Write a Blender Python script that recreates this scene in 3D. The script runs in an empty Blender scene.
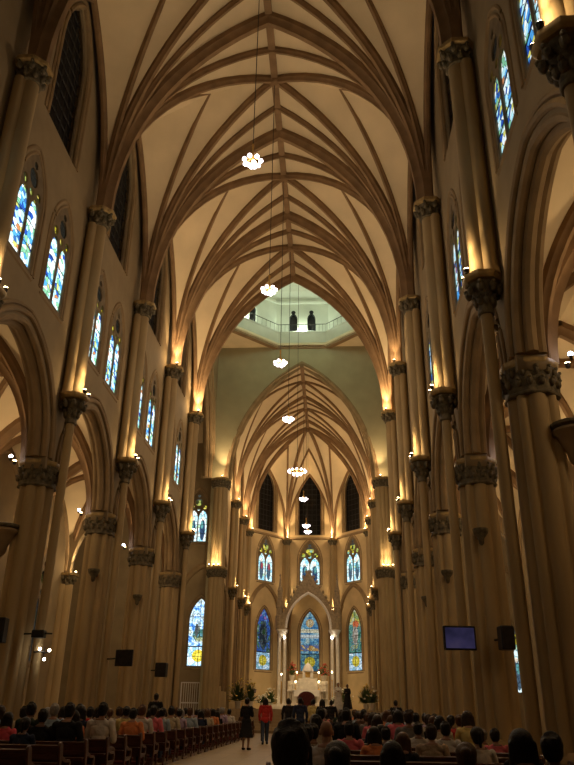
import bpy, bmesh, math, random
from mathutils import Vector, Matrix
random.seed(7)
C = bpy.context.scene.collection
PI = math.pi
sc = bpy.context.scene

# ------------------------------------------------------------------ dimensions (metres)
Y0, L = 12.63, 5.697
def K(k): return Y0 + L * k
XW, XP, XS = 5.45, 5.78, 5.12        # nave wall face, pier axis, vaulting shaft axis
ZP, ZC, ZS, ZR = 6.91, 9.0, 15.3, 24.15   # pier capital, corbel capital, springing capital, ridge
YN, YX = K(4), 47.4                  # nave end, chancel arch
CAM = (2.05, 0.0, 1.3)

# ------------------------------------------------------------------ materials
def new_mat(name):
    m = bpy.data.materials.new(name); m.use_nodes = True
    nt = m.node_tree; nt.nodes.clear()
    out = nt.nodes.new('ShaderNodeOutputMaterial')
    return m, nt, out
def mat(name, col, rough=.8, var=.25, scale=2.0, bump=0.0, bscale=20, metallic=0.0, stretch=(1, 1, 1), spec=.3):
    m, nt, out = new_mat(name)
    b = nt.nodes.new('ShaderNodeBsdfPrincipled')
    b.inputs['Roughness'].default_value = rough; b.inputs['Metallic'].default_value = metallic
    b.inputs['Specular IOR Level'].default_value = spec
    tc = nt.nodes.new('ShaderNodeTexCoord'); mp = nt.nodes.new('ShaderNodeMapping')
    mp.inputs['Scale'].default_value = stretch
    nt.links.new(tc.outputs['Object'], mp.inputs['Vector'])
    n = nt.nodes.new('ShaderNodeTexNoise'); n.inputs['Scale'].default_value = scale; n.inputs['Detail'].default_value = 4
    nt.links.new(mp.outputs['Vector'], n.inputs['Vector'])
    r = nt.nodes.new('ShaderNodeValToRGB')
    r.color_ramp.elements[0].position = .3; r.color_ramp.elements[1].position = .7
    r.color_ramp.elements[0].color = [c * (1 - var) for c in col] + [1]
    r.color_ramp.elements[1].color = [min(1, c * (1 + var)) for c in col] + [1]
    nt.links.new(n.outputs['Fac'], r.inputs['Fac']); nt.links.new(r.outputs['Color'], b.inputs['Base Color'])
    if bump:
        n2 = nt.nodes.new('ShaderNodeTexNoise'); n2.inputs['Scale'].default_value = bscale
        nt.links.new(mp.outputs['Vector'], n2.inputs['Vector'])
        bp = nt.nodes.new('ShaderNodeBump'); bp.inputs['Strength'].default_value = bump; bp.inputs['Distance'].default_value = .02
        nt.links.new(n2.outputs['Fac'], bp.inputs['Height']); nt.links.new(bp.outputs['Normal'], b.inputs['Normal'])
    nt.links.new(b.outputs['BSDF'], out.inputs['Surface'])
    return m
def emit(name, col, s):
    m, nt, out = new_mat(name)
    e = nt.nodes.new('ShaderNodeEmission'); e.inputs['Color'].default_value = (*col, 1); e.inputs['Strength'].default_value = s
    nt.links.new(e.outputs['Emission'], out.inputs['Surface'])
    return m
M = {}
M['stone'] = mat('pier stone', (.39, .28, .135), .75, .16, 1.4, .15, 14, stretch=(1, 1, .35))
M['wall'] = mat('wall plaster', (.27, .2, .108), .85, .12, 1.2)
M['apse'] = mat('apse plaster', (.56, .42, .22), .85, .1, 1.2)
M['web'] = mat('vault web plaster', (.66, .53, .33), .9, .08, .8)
M['rib'] = mat('rib stone', (.23, .14, .068), .8, .18, 2.0)
M['mould'] = mat('moulding stone', (.27, .185, .092), .8, .18, 2.0)
M['cap'] = mat('carved capital', (.13, .105, .06), .7, .5, 9, .6, 30)
M['gilt'] = mat('gilded edge', (.36, .25, .10), .5, .3, 8, metallic=.2)
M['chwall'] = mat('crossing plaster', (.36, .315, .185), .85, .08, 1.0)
M['dome'] = mat('dome plaster', (.5, .5, .4), .85, .08, 1.0)
M['wood'] = mat('pew wood', (.085, .028, .014), .35, .4, 6, .1, 40, stretch=(1, 8, 8), spec=.5)
M['black'] = mat('black plastic', (.012, .012, .013), .4, .2, 5)
M['iron'] = mat('dark iron', (.03, .025, .02), .5, .3, 8, metallic=.6)
M['dark'] = mat('dark lattice backing', (.012, .01, .009), .9, .4, 6)
M['tracery'] = mat('window tracery', (.17, .125, .07), .8, .25, 4)
M['lead'] = mat('window lead bars', (.03, .028, .024), .6, .2, 8)
M['marble'] = mat('pale marble', (.66, .6, .5), .4, .14, 3, spec=.5)
M['lace'] = mat('carved canopy stone', (.30, .235, .15), .7, .25, 6, .5, 25)
M['white'] = mat('white cloth', (.75, .72, .68), .8, .06, 8)
M['bulb'] = emit('bulb glow', (1, .84, .86), 9)
M['bulb2'] = emit('small bulb glow', (1, .9, .75), 22)
M['blueb'] = emit('cool bulb glow', (.72, .76, 1), 30)
M['lamp'] = emit('warm lamp glow', (1, .72, .36), 30)
M['flame'] = emit('candle flame', (1, .72, .35), 20)
M['screen'] = None
M['leaf'] = mat('leaves', (.05, .085, .02), .6, .5, 6)
M['petalw'] = mat('white petals', (.7, .66, .52), .7, .2, 10)
M['petalr'] = mat('red petals', (.5, .1, .06), .7, .3, 10)
M['petaly'] = mat('yellow petals', (.55, .4, .08), .7, .3, 10)
M['gold'] = mat('gold metal', (.7, .46, .14), .35, .15, 6, metallic=.8)
M['redwood'] = mat('dark red upholstery', (.11, .018, .014), .6, .3, 8)

def floor_mat():
    m, nt, out = new_mat('floor tile')
    b = nt.nodes.new('ShaderNodeBsdfPrincipled'); b.inputs['Roughness'].default_value = .35
    tc = nt.nodes.new('ShaderNodeTexCoord')
    br = nt.nodes.new('ShaderNodeTexBrick'); br.offset = 0; br.inputs['Scale'].default_value = 1
    br.inputs['Brick Width'].default_value = .6; br.inputs['Row Height'].default_value = .6; br.inputs['Mortar Size'].default_value = .008
    br.inputs['Color1'].default_value = (.42, .31, .17, 1); br.inputs['Color2'].default_value = (.36, .26, .14, 1); br.inputs['Mortar'].default_value = (.2, .14, .08, 1)
    nt.links.new(tc.outputs['Object'], br.inputs['Vector']); nt.links.new(br.outputs['Color'], b.inputs['Base Color'])
    nt.links.new(b.outputs['BSDF'], out.inputs['Surface'])
    return m
M['floor'] = floor_mat()

def N(nt, op, a, b=None, clamp=False):
    n = nt.nodes.new('ShaderNodeMath'); n.operation = op; n.use_clamp = clamp
    for i, v in enumerate((a, b)):
        if v is None: continue
        if isinstance(v, (int, float)): n.inputs[i].default_value = v
        else: nt.links.new(v, n.inputs[i])
    return n.outputs[0]
def mix(nt, f, a, b):
    n = nt.nodes.new('ShaderNodeMix'); n.data_type = 'RGBA'
    nt.links.new(f, n.inputs[0])
    for i, v in ((6, a), (7, b)):
        if isinstance(v, tuple): n.inputs[i].default_value = (*v, 1)
        else: nt.links.new(v, n.inputs[i])
    return n.outputs[2]
def ramp(nt, fac, cols, const=True):
    r = nt.nodes.new('ShaderNodeValToRGB')
    if const: r.color_ramp.interpolation = 'CONSTANT'
    els = r.color_ramp.elements
    while len(els) < len(cols): els.new(.5)
    for i, (p, c) in enumerate(cols):
        els[i].position = p; els[i].color = (*c, 1)
    nt.links.new(fac, r.inputs['Fac']); return r.outputs['Color']
def ell(nt, u, v, cu, cv, ru, rv):
    """1 inside an ellipse of the pane's own coordinates"""
    a = N(nt, 'DIVIDE', N(nt, 'SUBTRACT', u, cu), ru); b = N(nt, 'DIVIDE', N(nt, 'SUBTRACT', v, cv), rv)
    d = N(nt, 'ADD', N(nt, 'MULTIPLY', a, a), N(nt, 'MULTIPLY', b, b))
    return N(nt, 'LESS_THAN', d, 1.0)
def glass(name, kind, seed, strength, cells):
    """leaded stained glass lit by the daylight behind it: coloured cells, dark lead lines"""
    m, nt, out = new_mat(name)
    uv = nt.nodes.new('ShaderNodeUVMap'); sep = nt.nodes.new('ShaderNodeSeparateXYZ')
    nt.links.new(uv.outputs['UV'], sep.inputs[0]); u, v = sep.outputs[0], sep.outputs[1]
    mp = nt.nodes.new('ShaderNodeMapping'); mp.inputs['Location'].default_value = (seed * 3.7, seed * 1.9, 0); mp.inputs['Scale'].default_value = (cells[0], cells[1], 1)
    nt.links.new(uv.outputs['UV'], mp.inputs['Vector'])
    vo = nt.nodes.new('ShaderNodeTexVoronoi'); vo.voronoi_dimensions = '2D'; vo.inputs['Scale'].default_value = 1
    ve = nt.nodes.new('ShaderNodeTexVoronoi'); ve.voronoi_dimensions = '2D'; ve.feature = 'DISTANCE_TO_EDGE'; ve.inputs['Scale'].default_value = 1
    for x in (vo, ve): nt.links.new(mp.outputs['Vector'], x.inputs['Vector'])
    rs = nt.nodes.new('ShaderNodeSeparateColor'); nt.links.new(vo.outputs['Color'], rs.inputs[0]); rnd = rs.outputs[0]
    edge = N(nt, 'GREATER_THAN', ve.outputs['Distance'], .05)
    blues = [(0, (.02, .08, .4)), (.16, (.08, .35, .75)), (.3, (.45, .8, .9)), (.5, (.85, .97, .97)), (.72, (.04, .14, .4)), (.8, (.2, .5, .3)), (.9, (.5, .2, .08)), (.94, (.6, .6, .15))]
    golds = [(0, (.35, .3, .02)), (.2, (.55, .5, .05)), (.4, (.03, .03, .01)), (.6, (.3, .35, .08)), (.75, (.6, .5, .1)), (.9, (.2, .4, .3))]
    pale = [(0, (.5, .8, .85)), (.3, (.75, .95, .95)), (.55, (.3, .65, .8)), (.75, (.85, .95, .9)), (.9, (.5, .75, .5))]
    if kind == 'clerestory':
        c = ramp(nt, rnd, blues)
        c = mix(nt, N(nt, 'GREATER_THAN', v, .60), c, ramp(nt, rnd, golds))
        c = mix(nt, N(nt, 'GREATER_THAN', v, .70), c, (.012, .011, .008))
        c = mix(nt, N(nt, 'LESS_THAN', v, .05), c, (.85, .95, 1))
    elif kind == 'lancet':
        c = ramp(nt, rnd, pale)
        for cu in (.26, .74):
            c = mix(nt, ell(nt, u, v, cu, .24, .13, .2), c, (.03, .06, .12) if seed % 2 else (.06, .1, .14))
            c = mix(nt, ell(nt, u, v, cu + .03, .33, .07, .07), c, (.3, .05, .06) if seed % 3 == 0 else (.1, .3, .3))
            c = mix(nt, ell(nt, u, v, cu, .45, .07, .035), c, (.85, .75, .6))
        c = mix(nt, N(nt, 'GREATER_THAN', v, .62), c, ramp(nt, rnd, golds))
        c = mix(nt, N(nt, 'GREATER_THAN', v, .8), c, (.05, .05, .04))
    else:
        nz = nt.nodes.new('ShaderNodeTexNoise'); nz.inputs['Scale'].default_value = 1.0; nz.inputs['Detail'].default_value = 2
        mp2 = nt.nodes.new('ShaderNodeMapping'); mp2.inputs['Location'].default_value = (seed * 5.1, seed, 0); mp2.inputs['Scale'].default_value = (4, 9, 1)
        nt.links.new(uv.outputs['UV'], mp2.inputs['Vector']); nt.links.new(mp2.outputs['Vector'], nz.inputs['Vector'])
        if kind == 'apse_blue':
            c = ramp(nt, nz.outputs['Fac'], [(.3, (.03, .08, .3)), (.42, (.06, .15, .45)), (.5, (.05, .09, .1)), (.57, (.1, .22, .12)), (.66, (.3, .4, .45))])
            c = mix(nt, N(nt, 'GREATER_THAN', v, .78), c, ramp(nt, rnd, [(0, (.05, .1, .4)), (.5, (.15, .3, .6)), (.8, (.3, .15, .4))]))
            c = mix(nt, ell(nt, u, v, .5, .55, .28, .22), c, ramp(nt, nz.outputs['Fac'], [(.3, (.02, .03, .04)), (.5, (.08, .1, .12)), (.58, (.03, .07, .03))]))
        elif kind == 'apse_green':
            c = ramp(nt, nz.outputs['Fac'], [(.3, (.04, .14, .1)), (.42, (.12, .3, .22)), (.5, (.08, .2, .25)), (.58, (.35, .35, .14)), (.66, (.2, .32, .3))])
            c = mix(nt, N(nt, 'GREATER_THAN', v, .74), c, ramp(nt, rnd, [(0, (.5, .42, .08)), (.5, (.25, .35, .12)), (.8, (.5, .5, .3))]))
            c = mix(nt, ell(nt, u, v, .55, .74, .22, .06), c, (.65, .16, .06))
            c = mix(nt, ell(nt, u, v, .5, .56, .2, .15), c, ramp(nt, nz.outputs['Fac'], [(.35, (.3, .25, .2)), (.5, (.55, .5, .42)), (.58, (.25, .2, .15))]))
        elif kind == 'apse_sun':
            c = ramp(nt, nz.outputs['Fac'], [(.3, (.08, .25, .5)), (.45, (.18, .45, .65)), (.55, (.35, .6, .7)), (.63, (.55, .7, .65))])
            c = mix(nt, N(nt, 'LESS_THAN', N(nt, 'ABSOLUTE', N(nt, 'SUBTRACT', v, .66)), .03), c, (.9, .85, .6))
            c = mix(nt, N(nt, 'LESS_THAN', N(nt, 'ABSOLUTE', N(nt, 'SUBTRACT', v, .57)), .03), c, (.75, .85, .85))
            c = mix(nt, N(nt, 'LESS_THAN', N(nt, 'ABSOLUTE', N(nt, 'SUBTRACT', v, .38)), .05), c, ramp(nt, rnd, [(0, (.6, .35, .12)), (.4, (.15, .2, .4)), (.7, (.7, .55, .25))]))
            c = mix(nt, ell(nt, u, v, .5, .79, .2, .07), c, (.7, .5, .25))
            c = mix(nt, ell(nt, u, v, .5, .79, .11, .038), c, (.85, .72, .45))
        else:  # transept
            c = ramp(nt, nz.outputs['Fac'], [(.3, (.05, .2, .6)), (.4, (.25, .5, .9)), (.47, (.6, .8, .95)), (.55, (.25, .35, .4)), (.62, (.6, .6, .45))])
            c = mix(nt, ell(nt, u, v, .5, .45, .3, .09), c, ramp(nt, nz.outputs['Fac'], [(.35, (.04, .12, .1)), (.46, (.1, .25, .3)), (.52, (.05, .1, .06)), (.58, (.3, .35, .2))]))
            c = mix(nt, ell(nt, u, v, .62, .52, .09, .09), c, (.06, .07, .07))
        # bottom panel: pale blue grid with a yellow rosette
        low = ramp(nt, rnd, [(0, (.35, .6, .85)), (.3, (.6, .8, .95)), (.6, (.25, .5, .6)), (.85, (.75, .9, .95))])
        if kind == 'apse_sun': low = ramp(nt, rnd, [(0, (.05, .16, .25)), (.4, (.12, .3, .4)), (.75, (.2, .4, .35))])
        low = mix(nt, ell(nt, u, v, .5, .155, .27, .085), low, (.62, .5, .04))
        low = mix(nt, ell(nt, u, v, .5, .155, .12, .038), low, (.8, .68, .1))
        c = mix(nt, N(nt, 'LESS_THAN', v, .285), c, low)
        c = mix(nt, N(nt, 'LESS_THAN', N(nt, 'ABSOLUTE', N(nt, 'SUBTRACT', v, .285)), .008), c, (.02, .02, .02))
    e = nt.nodes.new('ShaderNodeEmission'); nt.links.new(c, e.inputs['Color'])
    nt.links.new(N(nt, 'MULTIPLY', N(nt, 'MAXIMUM', edge, .12), strength), e.inputs['Strength'])
    nt.links.new(e.outputs['Emission'], out.inputs['Surface'])
    return m

# ------------------------------------------------------------------ helpers
def link(name, me, m=None, parent=None):
    o = bpy.data.objects.new(name, me); C.objects.link(o)
    if m is not None and me is not None:
        if not me.materials: me.materials.append(m)
    if parent is not None: o.parent = parent
    return o
def tag(o, label=None, cat=None, group=None, kind=None):
    if label: o['label'] = label
    if cat: o['category'] = cat
    if group: o['group'] = group
    if kind: o['kind'] = kind
    return o
def empty(name, loc, label, cat, group=None, rz=0):
    o = bpy.data.objects.new(name, None); C.objects.link(o); o.location = loc; o.rotation_euler = (0, 0, rz)
    o.empty_display_size = .2
    return tag(o, label, cat, group)
def struct(name, me, m, parent=None):
    o = link(name, me, m, parent)
    if parent is None: o['kind'] = 'structure'
    return o
def copy_tree(o, parent=None):
    c = o.copy(); C.objects.link(c); c.parent = parent
    for ch in list(o.children): copy_tree(ch, c)
    return c
class MB:
    """collects vertices and faces of ONE mesh"""
    def __init__(s): s.v = []; s.f = []; s.uv = None
    def quadstrip(s, rings, closed=True, caps=False):
        o = len(s.v); n = len(rings[0])
        for r in rings: s.v += [tuple(p) for p in r]
        for i in range(len(rings) - 1):
            for j in range(n if closed else n - 1):
                a = o + i * n + j; b = o + i * n + (j + 1) % n
                s.f.append((a, b, b + n, a + n))
        if caps:
            s.f.append(tuple(o + j for j in reversed(range(n)))); s.f.append(tuple(o + (len(rings) - 1) * n + j for j in range(n)))
        return s
    def box(s, x0, x1, y0, y1, z0, z1, bev=0.0):
        if bev <= 0:
            o = len(s.v)
            s.v += [(x, y, z) for z in (z0, z1) for (x, y) in ((x0, y0), (x1, y0), (x1, y1), (x0, y1))]
            for f in ((3, 2, 1, 0), (4, 5, 6, 7), (0, 1, 5, 4), (1, 2, 6, 5), (2, 3, 7, 6), (3, 0, 4, 7)): s.f.append(tuple(o + i for i in f))
            return s
        def ring(i, z): return [(x0 + i + bev, y0 + i, z), (x1 - i - bev, y0 + i, z), (x1 - i, y0 + i + bev, z), (x1 - i, y1 - i - bev, z), (x1 - i - bev, y1 - i, z), (x0 + i + bev, y1 - i, z), (x0 + i, y1 - i - bev, z), (x0 + i, y0 + i + bev, z)]
        return s.quadstrip([ring(bev * .6, z0), ring(0, z0 + bev), ring(0, z1 - bev), ring(bev * .6, z1)], caps=True)
    def lathe(s, prof, n=16, c=(0, 0, 0), caps=True):
        return s.quadstrip([[(c[0] + r * math.cos(2 * PI * j / n), c[1] + r * math.sin(2 * PI * j / n), c[2] + z) for j in range(n)] for r, z in prof], caps=caps)
    def ball(s, c, r, n=10, m=6, sx=1, sy=1, sz=1):
        pr = [(max(.001, math.sin(PI * i / m)), -math.cos(PI * i / m)) for i in range(m + 1)]
        return s.quadstrip([[(c[0] + r * sx * a * math.cos(2 * PI * j / n), c[1] + r * sy * a * math.sin(2 * PI * j / n), c[2] + r * sz * b) for j in range(n)] for a, b in pr], caps=True)
    def tube(s, pts, r, n=8, caps=True):
        pts = [Vector(p) for p in pts]; rings = []
        rr = r if isinstance(r, (list, tuple)) else [r] * len(pts)
        for i, p in enumerate(pts):
            t = (pts[min(i + 1, len(pts) - 1)] - pts[max(i - 1, 0)]).normalized()
            up = Vector((0, 0, 1)) if abs(t.z) < .95 else Vector((0, 1, 0))
            a = t.cross(up).normalized(); b = a.cross(t)
            rings.append([p + (a * math.cos(2 * PI * j / n) + b * math.sin(2 * PI * j / n)) * rr[i] for j in range(n)])
        return s.quadstrip(rings, caps=caps)
    def mesh(s, name, smooth=False, fix=True):
        me = bpy.data.meshes.new(name); me.from_pydata([tuple(p) for p in s.v], [], s.f); me.update()
        if fix:
            bm = bmesh.new(); bm.from_mesh(me); bmesh.ops.recalc_face_normals(bm, faces=bm.faces[:]); bm.to_mesh(me); bm.free()
        if smooth:
            me.polygons.foreach_set('use_smooth', [True] * len(me.polygons))
            try: me.set_sharp_from_angle(angle=math.radians(40))
            except Exception: pass
        return me
    def build(s, name, m, parent=None, smooth=False): return link(name, s.mesh(name, smooth), m, parent)

def arc_pts(D, H, n=12):
    """quarter-pointed arch: (0,0) rising with a vertical tangent to (D,H)"""
    if H >= D:
        R = (D * D + H * H) / (2 * D); a1 = math.asin(min(1, H / R))
        if H > R: a1 = PI - a1
        return [(R * (1 - math.cos(a1 * i / n)), R * math.sin(a1 * i / n)) for i in range(n + 1)]
    return [(D * (1 - math.cos(PI / 2 * i / n)), H * math.sin(PI / 2 * i / n)) for i in range(n + 1)]
def lancet(c, z0, w, hs, rise, n=8):
    """closed outline of a lancet (s,z): sill z0, straight height hs, pointed head"""
    a = w / 2; q = arc_pts(a, rise, n)
    return [(c - a, z0), (c + a, z0)] + [(c + a - x, z0 + hs + z) for x, z in q[:-1]] + [(c, z0 + hs + rise)] + [(c - a + x, z0 + hs + z) for x, z in reversed(q[:-1])]
def circle(c, z, r, n=14): return [(c + r * math.cos(2 * PI * i / n), z + r * math.sin(2 * PI * i / n)) for i in range(n)]
def plate(name, loops, thick, fn):
    """flat plate with holes (first loop is the outline); fn maps (s,z,t) to the place, t in [-thick,0]"""
    cu = bpy.data.curves.new('tmp', 'CURVE'); cu.dimensions = '2D'; cu.fill_mode = 'BOTH'; cu.extrude = thick / 2
    for lp in loops:
        sp = cu.splines.new('POLY'); sp.points.add(len(lp) - 1); sp.use_cyclic_u = True
        for p, (x, y) in zip(sp.points, lp): p.co = (x, y, 0, 1)
    ob = bpy.data.objects.new('tmp', cu); C.objects.link(ob)
    dg = bpy.context.evaluated_depsgraph_get()
    me = bpy.data.meshes.new_from_object(ob.evaluated_get(dg)); me.name = name
    me.materials.clear()
    bpy.data.objects.remove(ob); bpy.data.curves.remove(cu)
    for v in me.vertices: v.co = fn(v.co.x, v.co.y, v.co.z - thick / 2)
    bm = bmesh.new(); bm.from_mesh(me); bmesh.ops.remove_doubles(bm, verts=bm.verts[:], dist=1e-5)
    bmesh.ops.recalc_face_normals(bm, faces=bm.faces[:]); bm.to_mesh(me); bm.free()
    return me
class Facet:
    """a vertical wall plane from A to B; local (s along, z up, t into the room)"""
    def __init__(s, A, B, inside):
        s.A = Vector((A[0], A[1], 0)); d = Vector((B[0], B[1], 0)) - s.A; s.len = d.length; s.d = d.normalized()
        n = Vector((-s.d.y, s.d.x, 0))
        if n.dot(Vector((inside[0], inside[1], 0)) - s.A) < 0: n = -n
        s.n = n
    def __call__(s, a, z, t=0.0):
        p = s.A + s.d * a + s.n * t; return (p.x, p.y, z)
def arch_rolls(fc, c, z0, a, rise, rolls, legs=0.0, n=14):
    """roll mouldings round a pointed opening; rolls = (outward offset, t, radius)"""
    mb = MB()
    q = arc_pts(a, rise, n)
    half = [(-a + x, z) for x, z in q]; pts = half + [(-x, z) for x, z in reversed(half[:-1])]
    if legs: pts = [(-a, -legs)] + pts + [(a, -legs)]
    for off, t, r in rolls:
        P = []
        for i, (x, z) in enumerate(pts):
            x0, zz0 = pts[max(0, i - 1)]; x1, zz1 = pts[min(len(pts) - 1, i + 1)]
            tx, tz = x1 - x0, zz1 - zz0; l = math.hypot(tx, tz); nx, nz = -tz / l, tx / l
            P.append(Vector(fc(c + x + nx * off, z0 + z + nz * off, t)))
        mb.tube(P, r, 8)
    return mb
wn = [0]
def window(fc, c, z0, w, hs, rise, kind, gm, depth=.05, lights=True):
    """a leaded window set in a wall opening: stone tracery (the window object) and its pane"""
    wn[0] += 1; name = 'window_%d' % wn[0]
    out = lancet(c, z0, w, hs, rise, 10); e = .07
    loops = [out]
    H = hs + rise
    if lights:
        lw = (w - 3 * e) / 2
        sh = (.62 if kind == 'clerestory' else .6) * H - lw * .9
        for sgn in (-1, 1): loops.append(lancet(c + sgn * (lw / 2 + e / 2), z0 + e, lw, sh - e, lw * .95, 5))
        loops.append(circle(c, z0 + .765 * H, w * .19)); loops.append(circle(c, z0 + .63 * H, w * .085, 8)); loops.append(circle(c, z0 + .885 * H, w * .085, 8))
        for sgn in (-1, 1): loops.append(circle(c + sgn * w * .31, z0 + .665 * H, w * .10, 10))
    else:
        loops.append(lancet(c, z0 + e, w - 2 * e, hs - e, rise - e * 1.3, 10))
    fr = struct(name, plate(name, loops, .06, lambda s, z, t: fc(s, z, t - depth + .045)), M['tracery'])
    mb = MB(); pts = lancet(c, z0, w * .99, hs, rise * .99, 10)
    mb.v = [fc(s, z, -depth - .02) for s, z in pts]; mb.f = [tuple(range(len(pts)))]
    me = mb.mesh('pane', fix=False); uvl = me.uv_layers.new(name='UVMap')
    for lp in me.loops:
        s, z = pts[lp.vertex_index]; uvl.data[lp.index].uv = ((s - c) / w + .5, (z - z0) / H)
    p = link('pane', me, gm, fr)
    # lead saddle bars
    lb = MB()
    nb = max(3, int(H / .55))
    for i in range(1, nb):
        z = z0 + H * i / nb; x = w * .48 if z < z0 + hs else w * .48 * max(.1, 1 - ((z - z0 - hs) / rise) ** 1.7)
        lb.tube([fc(c - x, z, -depth), fc(c + x, z, -depth)], .012, 4)
    if not lights:
        lb.tube([fc(c, z0, -depth), fc(c, z0 + H * .95, -depth)], .018, 4)
    lb.build('lead_bars', M['lead'], fr)
    # surround moulding
    arch_rolls(fc, c, z0 + hs, w / 2, rise, [(.05, -.02, .05), (.19, -.02, .06)], legs=hs).build('surround', M['mould'], fr, True)
    sl = MB(); hw = w / 2 + .12
    sl.quadstrip([[fc(c - hw, z0 + .03, -depth), fc(c - hw, z0 - .12, .03), fc(c - hw, z0 - .2, -.02)], [fc(c + hw, z0 + .03, -depth), fc(c + hw, z0 - .12, .03), fc(c + hw, z0 - .2, -.02)]], caps=True)
    sl.build('sill', M['mould'], fr)
    return fr
def dark_window(fc, c, z0, w, hs, rise):
    wn[0] += 1; name = 'window_%d' % wn[0]
    e = .06
    fr = struct(name, plate(name, [lancet(c, z0, w, hs, rise, 10), lancet(c, z0 + e, w - 2 * e, hs - e, rise - e * 1.4, 10)], .1, lambda s, z, t: fc(s, z, t - .12)), M['tracery'])
    pts = lancet(c, z0, w, hs, rise, 10); mb = MB(); mb.v = [fc(s, z, -.3) for s, z in pts]; mb.f = [tuple(range(len(pts)))]
    link('pane', mb.mesh('pane', fix=False), M['dark'], fr)
    g = MB(); H = hs + rise
    for i in range(1, 5):
        s = c - w / 2 + w * i / 5; top = z0 + hs + rise * (1 - (abs(s - c) / (w / 2)) ** 2) * .9
        g.tube([fc(s, z0, -.24), fc(s, top, -.24)], .02, 4)
    for i in range(1, 12):
        z = z0 + H * i / 12; x = w * .48 if z < z0 + hs else w * .48 * max(.08, 1 - ((z - z0 - hs) / rise) ** 1.7)
        g.tube([fc(c - x, z, -.24), fc(c + x, z, -.24)], .018, 4)
    g.build('lattice', M['lead'], fr)
    arch_rolls(fc, c, z0 + hs, w / 2, rise, [(.08, -.03, .09), (.26, -.02, .07)], legs=hs).build('surround', M['mould'], fr, True)
    return fr

# ------------------------------------------------------------------ vault: ribs fan out of a springing point, plaster webs between them
RP = lambda w, d: [(-w, -.03), (-w, d * .45), (-w * .75, d * .55), (-w * .5, d * .8), (-w * .42, d), (w * .42, d), (w * .5, d * .8), (w * .75, d * .55), (w, d * .45), (w, -.03)]
def rib_line(S, P, n=14):
    S, P = Vector(S), Vector(P); h = Vector((P.x - S.x, P.y - S.y, 0)); D = h.length; h.normalize()
    return [S + h * x + Vector((0, 0, z)) for x, z in arc_pts(D, P.z - S.z, n)]
def sweep_rib(mb, line, w, d):
    line = [Vector(p) for p in line]
    ch = line[-1] - line[0]; side = ch.cross(Vector((0, 0, 1)))
    if side.length < 1e-6: side = Vector((1, 0, 0))
    side.normalize(); rings = []
    for i, p in enumerate(line):
        t = (line[min(i + 1, len(line) - 1)] - line[max(i - 1, 0)]).normalized()
        nrm = side.cross(t).normalized()
        if i == 0: ref = nrm
        rings.append((p, nrm))
    # ribs hang to the inner (concave) side
    mid = line[len(line) // 2]; chord = (line[0] + line[-1]) / 2
    sgn = 1
    if (chord - mid).length > .02:
        sgn = 1 if rings[len(rings) // 2][1].dot(chord - mid) > 0 else -1
    elif rings[0][1].z > 0: sgn = -1
    mb.quadstrip([[p + side * u + nrm * sgn * v for u, v in RP(w, d)] for p, nrm in rings], caps=True)
def web(mb, lines):
    for A, B in zip(lines, lines[1:]):
        k = 3; rows = []
        for a, b in zip(A, B): rows.append([a.lerp(b, j / k) for j in range(k + 1)])
        mb.quadstrip(rows, closed=False)
def vault_bay(name, ya, yb, xs, zs, zr, zw, thin=.10, fat=.21, transverse=(True, True), df=1.0, fanx=.5, wallrib=True):
    wb = MB(); ym = (ya + yb) / 2; q = (yb - ya) / 4
    info = []
    for sx in (-1, 1):
        for (y, s) in ((ya, 1), (yb, -1)):
            S = (sx * (xs + .08), y, zs)
            tg = [(0, y, zr), (0, y + s * q, zr), (0, ym, zr), (sx * xs * fanx, ym, zr - (zr - zw) * fanx * .6), (sx * (xs + .15), ym, zw)]
            ls = [rib_line(S, t) for t in tg]
            web(wb, ls); info.append((sx, y, ls))
    me = wb.mesh(name, True, fix=False); c = struct(name, me, M['web'])
    for y, use in ((ya, transverse[0]), (yb, transverse[1])):
        if not use: continue
        A = [l for sx, yy, l in info if yy == y]
        mb = MB()
        for ls in A: sweep_rib(mb, ls[0], fat, .42 * df)
        mb.build('transverse_rib', M['rib'], c, True)
    for y in (ya, yb):
        mb = MB()
        for sx, yy, ls in info:
            if yy == y: sweep_rib(mb, ls[1], thin, .22 * df)
        mb.build('tierceron_rib', M['rib'], c, True)
    for sx, yy, ls in info:
        mb = MB(); sweep_rib(mb, ls[2], thin * 1.25, .26 * df); mb.build('diagonal_rib', M['rib'], c, True)
        mb = MB(); sweep_rib(mb, [p + Vector((0, 0, .26 * (i / 14) ** 4)) for i, p in enumerate(ls[3])], thin, .2 * df); mb.build('side_rib', M['rib'], c, True)
    if wallrib:
        for sx in (-1, 1):
            mb = MB()
            for s2, yy, ls in info:
                if s2 == sx: sweep_rib(mb, ls[4], thin, .16)
            mb.build('wall_rib', M['rib'], c, True)
    mb = MB(); mb.box(-.13, .13, ya, yb, zr - .22, zr + .05)
    mb.build('ridge_rib', M['rib'], c)
    mb = MB(); mb.lathe([(.05, -.42), (.16, -.38), (.22, -.3), (.22, -.16), (.12, -.1)], 12, (0, ym, zr)); mb.build('boss', M['rib'], c, True)
    return c

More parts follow.
